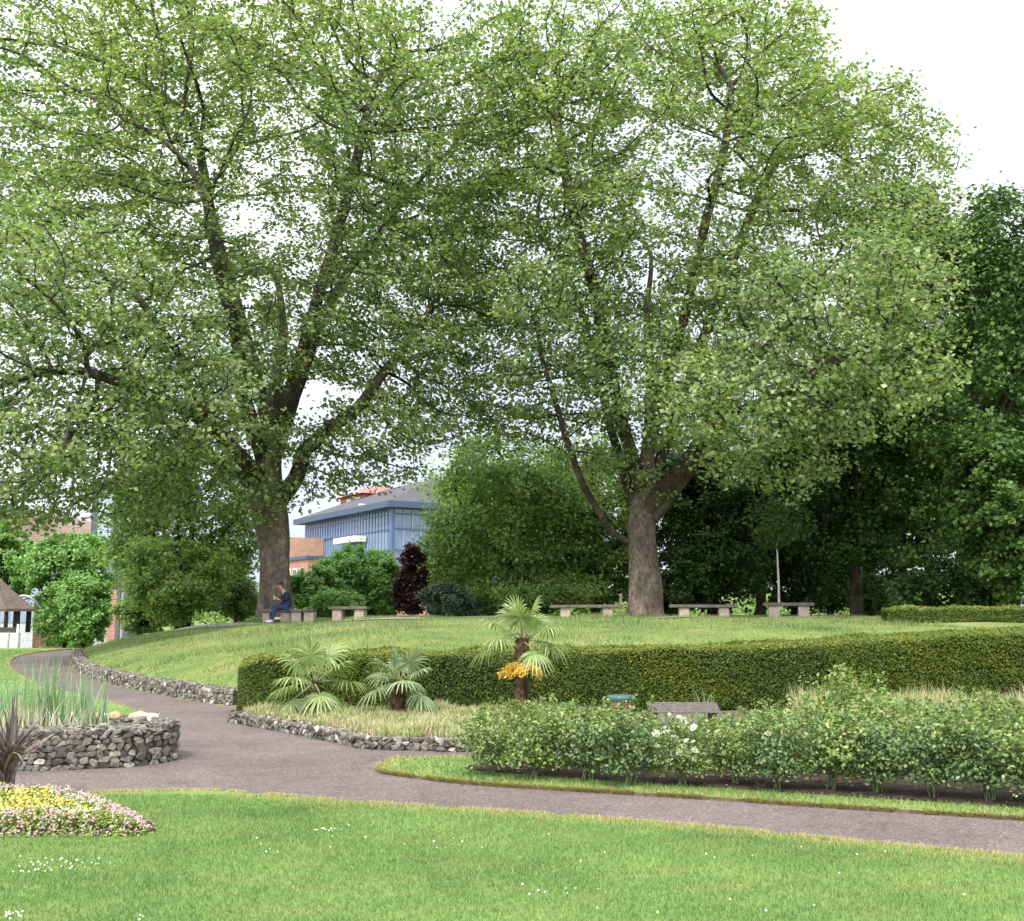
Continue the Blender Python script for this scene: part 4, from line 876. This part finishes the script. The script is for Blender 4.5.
# ------------------------------------------------------------ stone benches on the mound
CONC=solid('bench_slab',(.13,.11,.09),.9,0,.3,4,.4); LEGS=solid('bench_leg_stone',(.36,.29,.23),.9,0,.25,5,.4)
proto_b=None
benches=[(262,292,39.2,6,'stone bench the person sits on, in front of the left plane trunk',False),(293,331-16,38.6,-4,'short stone bench just right of the seated person',False),
 (330,369,38.2,-8,'single stone bench standing right of the left plane trunk',False),(550,622,38.4,2,'longest stone bench, left of the right plane trunk',False),
 (670,737,37.8,-3,'stone bench just right of the right plane trunk',False),(764,813,37.4,-10,'stone bench in front of the staked sapling',False)]
BPOS=[]
def bench_thing(w,label):
    t=thing('stone_bench',label,'bench',(0,0,0),0,'stone benches round the top of the mound')
    MB().bevbox(-w/2,w/2,-.27,.27,.375,.485,.02,0,.006).build('seat_slab',[CONC],t)
    for s_ in (-1,1):
        MB().bevbox(s_*w*.29-.17,s_*w*.29+.17,-.2,.2,-.06,.372,.015,0,.004).build('leg',[LEGS],t)
    return t
for a,b_,d,rz,lab,_ in benches:
    w=(b_-a)/F*d; x=P((a+b_)/2,612,d)[0]; t=bench_thing(w,lab); t.location=(x,d,Hs(x,d)); t.rotation_euler=(0,0,R(rz)); BPOS.append((x,d,Hs(x,d)))
# short wooden post by the right tree
x=P(621,612,40)[0]; z=Hs(x,40)
tag(MB().bevbox(x-.05,x+.05,39.95,40.05,z-.1,z+.82,.01).build('wooden_post',[solid('post_wood',(.16,.13,.09),.9)]),'short brown wooden post left of the right plane trunk','post')
# ------------------------------------------------------------ seated person (faces left)
def skinobj(name,chain,mat,parent,sub=2):
    """chain: list of (pos,radius,parent)"""
    me=bpy.data.meshes.new(name); me.from_pydata([c[0] for c in chain],[(i_,c[2]) for i_,c in enumerate(chain) if c[2] is not None],[]); 
    o=obj(name,me,parent); md=o.modifiers.new('skin','SKIN'); 
    if not me.skin_vertices: me.skin_vertices.new() if hasattr(me.skin_vertices,'new') else None
    for i_,c in enumerate(chain):
        sv=me.skin_vertices[0].data[i_]; r_=c[1]; sv.radius=(r_,r_) if not isinstance(r_,tuple) else r_; sv.use_root=(i_==0)
    sd=o.modifiers.new('sub','SUBSURF'); sd.levels=sub; sd.render_levels=sub; me.materials.append(mat); md.use_smooth_shade=True
    return o
bx_,by_,bz_=BPOS[0]; pxm=P(284,612,by_)[0]
SKIN=solid('skin',(.42,.24,.17),.6,0,.06,5,0); NAVY=solid('jacket_cloth',(.018,.022,.04),.85,0,.3,12,.3); JEAN=solid('denim',(.025,.042,.11),.85,0,.3,14,.3); HAIRM=solid('hair',(.03,.018,.012),.6,0,.3,30,.4); SHOE=solid('white_shoe',(.7,.68,.66),.6,0,.08,8,.1)
pn=thing('person','person in dark jacket and blue jeans sitting bent over a phone on the bench','person',(pxm-.02,by_-.1,bz_),R(33))
# local: -x is the way the person faces; hip at x=.12, seat z .46
hip=(.12,-.02,.56)
body=[(hip,.10,None),((.14,-.02,.72),.095,0),((.10,-.02,.92),.11,1),((.02,-.02,1.08),.085,2),((-.04,-.02,1.14),.055,3),
 ((-.11,-.02,1.22),.075,4),((-.14,-.02,1.32),.09,5),((-.12,-.02,1.38),.07,6)]
for s_ in (-1,1):
    k=len(body); body+= [((.07,-.02+s_*.17,1.03),.055,3),((.02,-.02+s_*.21,.84),.045,k),((-.18,-.02+s_*.13,.80),.034,k+1),((-.25,-.02+s_*.07,.84),.028,k+2)]
    k=len(body); kn=(-.34,-.02+s_*.13,.54); ft=(-.40+s_*.05-.02,-.02+s_*.14,.09)
    body+= [((.04,-.02+s_*.10,.54),.095,0),(kn,.07,k),((-.38,-.02+s_*.135,.30),.055,k+1),(ft,.04,k+2),((ft[0]-.16,ft[1],.045),.03,k+3)]
bd=skinobj('body',body,SKIN,pn)
jk=[((.13,-.02,.50),.20,None),((.14,-.02,.72),.17,0),((.10,-.02,.93),.175,1),((.02,-.02,1.08),.10,2)]
for s_ in (-1,1):
    k=len(jk); jk+=[((.07,-.02+s_*.18,1.02),.075,3),((.02,-.02+s_*.22,.84),.062,k),((-.10,-.02+s_*.17,.815),.052,k+1),((-.17,-.02+s_*.135,.80),.046,k+2)]
skinobj('jacket',jk,NAVY,pn)
jn=[((.12,-.02,.56),.18,None)]
for s_ in (-1,1):
    k=len(jn); jn+=[((.02,-.02+s_*.10,.55),.11,0),((-.34,-.02+s_*.13,.545),.085,k),((-.38,-.02+s_*.135,.30),.072,k+1),((-.40+s_*.05-.02,-.02+s_*.14,.12),.062,k+2)]
skinobj('jeans',jn,JEAN,pn)
m=MB(); V=ICO_V.copy()*np.array([.105,.092,.105])+np.array([-.115,-.02,1.355]); m.add(V,ICO_F); V=ICO_V.copy()*np.array([.06,.085,.09])+np.array([-.06,-.02,1.29]); m.add(V,ICO_F); m.build('hair',[HAIRM],pn,False,True)
m=MB(); 
for q,rv in (((-.235,-.02,1.27),(.025,.016,.028)),((-.12,-.115,1.28),(.022,.012,.032)),((-.12,.075,1.28),(.022,.012,.032))): m.add(ICO_V*np.array(rv)+np.array(q),ICO_F)
m.build('face_features',[SKIN],pn,False,True)
for s_ in (-1,1):
    o=MB().add(ICO_V*np.array([.011,.013,.009])+np.array([-.218,-.02+s_*.035,1.295]),ICO_F).build('eye',[HAIRM],pn,False,True)
for s_ in (-1,1):
    fx=-.42+s_*.05; m=MB(); V=ICO_V.copy(); V=np.sign(V)*np.abs(V)**.75; m.add(V*np.array([.15,.052,.05])+np.array([fx-.07,-.02+s_*.14,.052]),ICO_F); m.build('shoe',[SHOE],pn,False,True)
for s_ in (-1,1):
    m=MB(); pa=np.array([-.27,-.02+s_*.065,.85]); m.add(ICO_V*np.array([.042,.02,.04])+pa,ICO_F)
    for f in range(4): 
        z=.03-.02*f; m.tube([pa+[-.03,0,z],pa+[-.07,-s_*.012,z+.005],pa+[-.085,-s_*.035,z]],[.009,.008,.006],6)
    m.tube([pa+[0,0,.03],pa+[-.02,-s_*.02,.055],pa+[-.045,-s_*.03,.06]],[.01,.009,.007],6); m.build('hand',[SKIN],pn,False,True)
ph=MB().bevbox(-.345,-.333,-.06,.02,.81,.95,.004,0).build('phone',[solid('phone_pale',(.75,.75,.75),.3,0,.05,5,0)]); ph.location=(pxm-.02,by_-.1,bz_); ph.rotation_euler=(0,0,R(33)); tag(ph,'small pale phone held in the seated person\'s hands','phone')
# ------------------------------------------------------------ reeds, phormium, flower bed
tuft('reed_clump','green reed clump in the pond nearest its right end','reeds',92,12.3,80,.70,.018,REED,.3,.13,(.02,.3))
tuft('reed_clump','tall bright green reed clump in the middle of the pond','reeds',52,12.35,100,.88,.018,REED,.3,.15,(.02,.35))
tuft('reed_clump','green reed clump by the left edge of the picture','reeds',12,12.2,70,.6,.018,REED,.3,.15,(.02,.35))
tuft('dry_reed_clump','bleached dry reed stalks at the front of the pond, left side','reeds',30,12.0,120,.40,.014,DRYR,.3,.16,(.05,.5))
tuft('dry_reed_clump','bleached dry reed stalks at the front of the pond, right side','reeds',82,12.0,60,.32,.014,DRYR,.3,.15,(.05,.5))
PHOR=leafmat('bronze_strap',[(0,(.06,.042,.042)),(.5,(.13,.10,.095)),(.85,(.27,.23,.21)),(1,(.30,.15,.08))],.12,.4,6,(1,1,1),.2,.6)
x,y=G(6,802)[:2]; root=thing('bronze_cordyline','spiky bronze purple strap leaved plant rising from the flower bed','plant',(x,y,.1))
n=120; pr=blades(np.c_[rng.normal(0,.03,(n,2)),rng.uniform(0,.12,n)],rng.uniform(.42,.85,n),.026,np.abs(rng.normal(.7,.5,n)),segs=6,curl=1.3); obj('leaves',mesh_np('leaves',[(pr[0][0],pr[0][1],0)],[PHOR]),root)
MB().tube([(0,0,-.1),(0,0,.06)],[.03,.03],10).build('stem',[FIB],root)
# flower bed: domed soil + bedding plants
fb=spline(G2([(-330,834),(-150,840),(0,838.5),(60,838),(110,837.5),(146,836.5),(157,831),(146,822),(125,812),(90,801),(50,797),(0,795),(-150,797),(-330,805)],.035),4,True)
fbc=fb.mean(0); sheet('flower_bed_soil',[tuple(fbc+(p-fbc)*np.array([.985,.93])) for p in fb],.06,SOIL,.03,SOIL)
X,Y=scatter(fb,-8,-2.0,7,10,52000); k=(X>-5.4); X,Y=X[k],Y[k]; de=pdist(X,Y,fb); dome=.0+.11*smooth(de/.25)
n=len(X); c=np.stack([X,Y,.05+dome*rng.uniform(.45,1,n)],1)
V,Fc=leafmesh(c,rng.normal(0,.5,c.shape)+[0,-.2,.8],.028*rng.uniform(.6,1.3,n))
BEDG=leafmat('bedding_leaf',[(0,(.10,.18,.035)),(.5,(.18,.27,.06)),(1,(.34,.38,.10))],.25,.5,3,(1.2,1,.7),.4)
FY=leafmat('yellow_petal',[(0,(.55,.40,.05)),(.6,(.62,.50,.10)),(1,(.66,.58,.25))],.2,.6,2,(1,1,1),0)
FW=leafmat('cream_petal',[(0,(.42,.38,.28)),(1,(.60,.55,.50))],.2,.6,2,(1,1,1),0)
FP=leafmat('pink_petal',[(0,(.45,.15,.24)),(.5,(.52,.26,.34)),(1,(.58,.44,.46))],.2,.6,2,(1,1,1),0)
parts=[(V,Fc,0)]
X,Y=scatter(fb,-5.4,-2.0,7,10,15000); de=pdist(X,Y,fb); dome=.0+.11*smooth(de/.25); nf=np.array([noise.noise(Vector((a*3,b_*3,1))) for a,b_ in zip(X,Y)]); nf2=np.array([noise.noise(Vector((a*2.2,b_*2.2,8))) for a,b_ in zip(X,Y)])
inner=de+nf*.25>.42
col=np.where(inner,np.where(nf2>.25,2,1),np.where(nf2+.3*rng.normal(size=len(X))>.02,3,2)); kp=rng.uniform(0,1,len(X))<np.where(inner,.34+.3*nf,.40+.45*nf)
for ci in (1,2,3):
    s=(col==ci)&kp; q=np.stack([X[s],Y[s],.055+dome[s]+rng.normal(0,.008,s.sum())],1)
    q=np.repeat(q,3,0)+rng.normal(0,.009,(len(q)*3,3)); V,Fc=leafmesh(q,rng.normal(0,.4,q.shape)+[0,-.35,.9],.017*rng.uniform(.7,1.4,len(q))); parts.append((V,Fc,ci))
tag(obj('bedding_flowers',mesh_np('bedding_flowers',parts,[BEDG,FY,FW,FP])),'yellow, white and pink bedding flowers filling the round bed at the left','flowers',kind='stuff')
# ------------------------------------------------------------ buildings
def frame(o,u,v):
    o=np.array(o,float);u=np.array(u,float);v=np.array(v,float)
    return lambda V: o+V[:,:1]*np.array([u[0],u[1],0])+V[:,1:2]*np.array([v[0],v[1],0])+V[:,2:3]*np.array([0,0,1.])
BR1=brickmat('orange_brick',(.42,.21,.12),(.50,.27,.16)); BR2=brickmat('red_brick',(.36,.13,.09),(.42,.17,.12)); BR3=brickmat('brown_brick',(.18,.10,.08),(.23,.135,.105))
GL=glassmat('office_glass',(.12,.17,.28)); BLUE=solid('blue_frame',(.06,.105,.21),.4,0,.1,2,0); BLUED=solid('blue_fascia',(.045,.075,.13),.5,0,.1,2,0); ROOF=solid('slate_roof',(.075,.07,.078),.8,0,.15,3,.2); WHT=solid('white_panel',(.72,.70,.66),.6,0,.08,2,0); REDR=solid('red_tile',(.42,.15,.13),.8,0,.15,3,.2)
DGL=glassmat('dark_window',(.04,.05,.07)); MULL=solid('pale_mullion',(.24,.32,.48),.4,0,.08,2,0)
cor=np.array([P(393,612,160)[0],160.]); le=np.array([P(304,612,191)[0],191.]); Lf=np.linalg.norm(le-cor); u=(le-cor)/Lf; v=np.array([-u[1],u[0]]); v=v if v[0]>0 else -v
Mf=frame((*cor,0),u,v); ob=thing('office_building','blue glass office block with grey hipped roof and brick lower floors beyond the trees','building',(*cor,-1.2))
zE=P(393,508,160)[2]
def bb(name,mats,*bs,par=ob):
    m=MB()
    for b_ in bs: m.box(*b_[:6],b_[6] if len(b_)>6 else 0,Mf)
    return m.build(name,mats,par,True)
bb('glass_wall',[GL],(0,Lf,0,22,6.5,zE))
bb('mullions',[MULL],*[(k*Lf/32,k*Lf/32+.16,-.14,-.003,6.5,zE-.05) for k in range(33)],*[(-.14,-.003,k*1.4,k*1.4+.16,6.5,zE-.05) for k in range(16)])
bb('transoms',[BLUE],*[(0.2,Lf,-.2,-.15,z_,z_+.22) for z_ in (zE-3.1,zE-6.2,zE-.9)],*[(-.2,-.15,0,22,z_,z_+.22) for z_ in (zE-3.1,zE-6.2,zE-.9)])
bb('corner_column',[BLUE],(-.5,.5,-.6,-.25,6.5,zE-.01))
bb('lower_wall',[BR2],(.1,Lf-.1,.1,21.9,-1.2,6.49))
bb('fascia',[BLUED],(-1.8,Lf+1.6,-1.8,23.5,zE,zE+.9))
m=MB(); hr=5.0; V=np.array([[-1.6,-1.6,zE+.91],[Lf+1.4,-1.6,zE+.91],[Lf+1.4,23.3,zE+.91],[-1.6,23.3,zE+.91],[9,10.8,zE+hr+.9],[Lf-9,10.8,zE+hr+.9]],float)
m.add(Mf(V),np.array([[0,1,5,4],[2,3,4,5]])); m.add(Mf(V),np.array([[1,2,5],[3,0,4]])); m.build('roof',[ROOF],ob,True)
bb('roof_rib',[solid('lead_flashing',(.5,.5,.52),.5)],(8.6,9.4,-1.7,.0,zE+1.0,zE+1.3))
bb('balcony',[WHT],(9.5,18.5,-2.0,-.25,zE-4.4,zE-3.5))
bb('brick_block',[BR1],(Lf-9,Lf+1,-7,-.22,-1.2,zE-2.9)); bb('brick_block',[BR1],(Lf-2,Lf+6,.3,12,-1.2,zE-6))
bb('brick_wing',[BR2],(11,Lf-9.1,-9,-.22,-1.2,zE-7.2)); bb('wing_coping',[BLUED],(10.7,Lf-9.1,-9.3,-.22,zE-7.19,zE-6.7))
for k in range(5):
    w=bb('window',[WHT],(12.5+k*2.8,14.3+k*2.8,-9.08,-9.002,zE-10.8,zE-8.4)); 
    for q in (0,1):
        c=MB().box(12.65+k*2.8+q*.8,13.3+k*2.8+q*.8,-9.12,-9.082,zE-10.6,zE-8.6,0,Mf).build('pane',[DGL],None); c.parent=w
bb('penthouse',[REDR],(27,38,7,15,zE+2.2,zE+5.0)); PPG=glassmat('pale_pane',(.5,.55,.62)); bb('penthouse_window',[PPG],(29,31,6.9,6.995,zE+3.2,zE+4.6)); bb('penthouse_window',[PPG],(33,35,6.9,6.995,zE+3.2,zE+4.6))
m=MB(); V=np.array([[26,6,zE+5.01],[39,6,zE+5.01],[39,16,zE+5.01],[26,16,zE+5.01],[30,11,zE+7],[35,11,zE+7]],float); m.add(Mf(V),np.array([[0,1,5,4],[2,3,4,5]])); m.add(Mf(V),np.array([[1,2,5],[3,0,4]])); m.build('penthouse_roof',[REDR],ob,True)
# pale brick houses seen low through the leaves
def gable_house(name,label,pxl,pxr,d,pye,pya,depth,wall,roof,wins,zb=-1.2,rot=0):
    xl,xr=P(pxl,612,d)[0],P(pxr,612,d)[0]; ze,za=P(512,pye,d)[2],P(512,pya,d)[2]; xm=(xl+xr)/2
    t=thing(name,label,'building',(xm,d,zb)); m=MB(); m.box(xl,xr,d,d+depth,zb,ze); V=np.array([[xl,d,ze],[xr,d,ze],[xm,d,za],[xl,d+depth,ze],[xr,d+depth,ze],[xm,d+depth,za]]); m.add(V,np.array([[0,1,2],[5,4,3]])); m.build('wall',[wall],t,True)
    m=MB(); o_=.3; th=.15
    for s_,xe in ((-1,xl),(1,xr)):
        sl=(za-ze)/(xm-xl); V=np.array([[xe+s_*o_,d-o_,ze-o_*sl+.02],[xm,d-o_,za+.02],[xm,d+depth+o_,za+.02],[xe+s_*o_,d+depth+o_,ze-o_*sl+.02]]); V=np.vstack([V,V+[0,0,th]])
        m.add(V,np.array([[0,1,2,3],[4,5,6,7],[0,1,5,4],[1,2,6,5],[2,3,7,6],[3,0,4,7]]))
    m.build('roof',[roof],t,True)
    for a,b_,c,e in wins:
        q0,q1=P(a,e,d),P(b_,c,d); f=MB().box(q0[0],q1[0],d-.07,d-.003,q0[2],q1[2]).build('window',[WHT],t,True)
        MB().box(q0[0]+.1,q1[0]-.1,d-.09,d-.072,q0[2]+.1,q1[2]-.1).build('pane',[DGL],f)
    return t
gable_house('brick_house','brown brick gabled building at the left edge behind the shelter',-40,68,92,540,508,18,BR3,BR3,[(-10,2,545,557)])
gb=thing('glazed_annex','white framed glazed annex below the brick gable, left edge','building',(P(18,612,86)[0],86,-1.2))
q0,q1=P(-10,612,86)[0],P(36,612,86)[0]; za=P(0,558,86)[2]
MB().box(q0,q1,86,91,-1.2,za).build('wall',[solid('annex_render',(.40,.42,.45),.7)],gb,True); 
for k in range(5): MB().box(q0+.15+k*.72,q0+.78+k*.72,85.93,85.997,.8,za-1.0).build('window',[glassmat('annex_glass',(.25,.33,.45))],gb,True)
# metal stair tower
d=80; tx0,tx1=P(90,612,d)[0],P(113,612,d)[0]; tr_=(tx1-tx0)/2; ztp=P(100,478,d)[2]
METAL=solid('pale_blue_metal',(.40,.47,.58),.35,.5,.08,2,0)
tw=thing('metal_tower','round pale blue metal clad stair tower with brick foot','building',((tx0+tx1)/2,d+tr_,-1.2))
def modp(k,n,pp): return 1+.02*(np.arange(n)%2)[None]*np.ones((k,1))
MB().tube([((tx0+tx1)/2,d+tr_,z) for z in (3.2,4.6,4.62,8,ztp)],[tr_,tr_,tr_*1.02,tr_*1.02,tr_*1.02],48,0,True,modp).build('cladding',[METAL],tw,True)
MB().box(tx0-.5,tx0+.15,d+tr_-.2,d+tr_+2,-1.2,ztp).build('window_strip',[DGL],tw,True)
MB().box(tx1-.45,tx1+.1,d+.3,d+3,-1.2,3.19).build('brick_pier',[BR2],tw,True)
MB().box(tx1+.12,tx1+.38,d+.3,d+3,-1.2,6).box(tx1+.62,tx1+1.0,d+.3,d+3,-1.2,6).build('side_post',[solid('dark_grey_metal',(.10,.10,.12),.5)],tw,True)
MB().box(tx0,tx1-.5,d+.4,d+3,-1.2,3.19).box(tx1+.4,tx1+.6,d+.4,d+3,-1.2,6).build('side_wall',[solid('grey_render',(.35,.34,.36),.8)],tw,True)
# small brick lodge with arch and shelter
lo=gable_house('brick_lodge','low red brick lodge with white window behind the shelter',34,56,68,600,600.5,6,BR2,ROOF,[(37,48,612,623)])
ARC=solid('arch_metal',(.33,.36,.38),.45,.3,.1,3,0)
d=64; c0=P(22,632,d); rA=(P(46,612,d)[0]-c0[0])
ar=thing('metal_arch','curved grey metal arch between the shelter and the brick lodge','arch',tuple(c0))
th=np.linspace(0,np.pi*.75,24); 
for yy in (0,1.2): MB().tube([(rA*math.cos(a),yy,(P(0,596,d)[2]-c0[2])*math.sin(a)) for a in th],.09,8).build('rib',[ARC],ar,False,True)
# pavilion
d=60; xc=P(-12,612,d)[0]; ze=P(0,611,d)[2]; zt=P(0,570,d)[2]; rp=P(35,612,d)[0]-xc
pv=thing('shelter','round park shelter with brown conical roof and white base wall at the left edge','shelter',(xc,d,-1.2))
THATCH=solid('brown_shingle',(.13,.095,.08),.9,0,.3,5,.6)
yc=d
MB().tube([(xc,yc,ze-.02),(xc,yc,ze+.12),(xc,yc,ze+(zt-ze)*.5),(xc,yc,zt)],[rp,rp*.99,rp*.5,.05],8).build('roof',[THATCH],pv,True)
for k in range(8):
    a=k*math.pi/4+.39; MB().box(xc+rp*.8*math.cos(a)-.1,xc+rp*.8*math.cos(a)+.1,yc+rp*.8*math.sin(a)-.1,yc+rp*.8*math.sin(a)+.1,.5,ze-.02).build('post',[solid('dark_post',(.03,.025,.02),.8)],pv,True)
zw=P(0,632,d)[2]; m=MB(); m.box(xc-rp,xc+rp*1.08,yc-rp*.9,yc-rp*.9+.25,-1.2,zw); m.build('base_wall',[solid('whitewashed_wall',(.68,.65,.6),.9,0,.15,3,.3)],pv,True)
MB().box(xc-rp,xc+rp*1.02,yc-rp*.9+.02,yc-rp*.9+.2,zw+.003,zw+.28).build('dark_rail',[solid('dark_rail',(.06,.05,.05),.8)],pv,True)
for k in range(3):
    x0=P(2+k*6,612,yc-rp*.9)[0]; MB().box(x0,x0+.22,yc-rp*.9-.02,yc-rp*.9-.003,-.75,-.35).build('opening',[DGL],pv,True)
for px,pt,cm,lb in ((19,624,(.75,.73,.7),'short white post in front of the shelter'),(10,632,(.35,.35,.35),'thin grey post in front of the shelter')):
    x=P(px,612,52)[0]; z0=Hs(x,52); zp=P(px,pt,52)[2]; tag(MB().tube([(x,52,z0-.1),(x,52,zp-.03),(x,52,zp)],[.055,.055,.03],10).build('post',[solid('post_paint',cm,.6)],None,False,True),lb,'post')
# far right house glimpsed through the wood
gable_house('brick_cottage','red brick house with white window glimpsed between the trees at the right',882,930,80,592,570,3,BR2,ROOF,[(887,893,596,608),(898,903,596,608)],zb=0)
# far tree line closing the view
tl=thing('x','x','x'); bpy.data.objects.remove(tl)
parts=[]
cen=[]
for k in range(260):
    a=rng.uniform(-95,95); y=rng.uniform(215,240); h=rng.uniform(4,9); cen.append(ellips(130,(a,y,h*.5-1),(4,3,h*.5)))
cen=np.vstack(cen); V,Fc=leafmesh(cen,rng.normal(0,.6,cen.shape)+[0,-.3,.7],.8)
tag(obj('distant_trees',mesh_np('distant_trees',[(V,Fc,0)],[MIDG])),'distant belt of trees low on the horizon','trees',kind='stuff')
n=9000
cen=ellips(n,(13,84,6),(26,4,9),.0); cen=cen[(cen[:,2]>.2)&((cen[:,0]>5))];
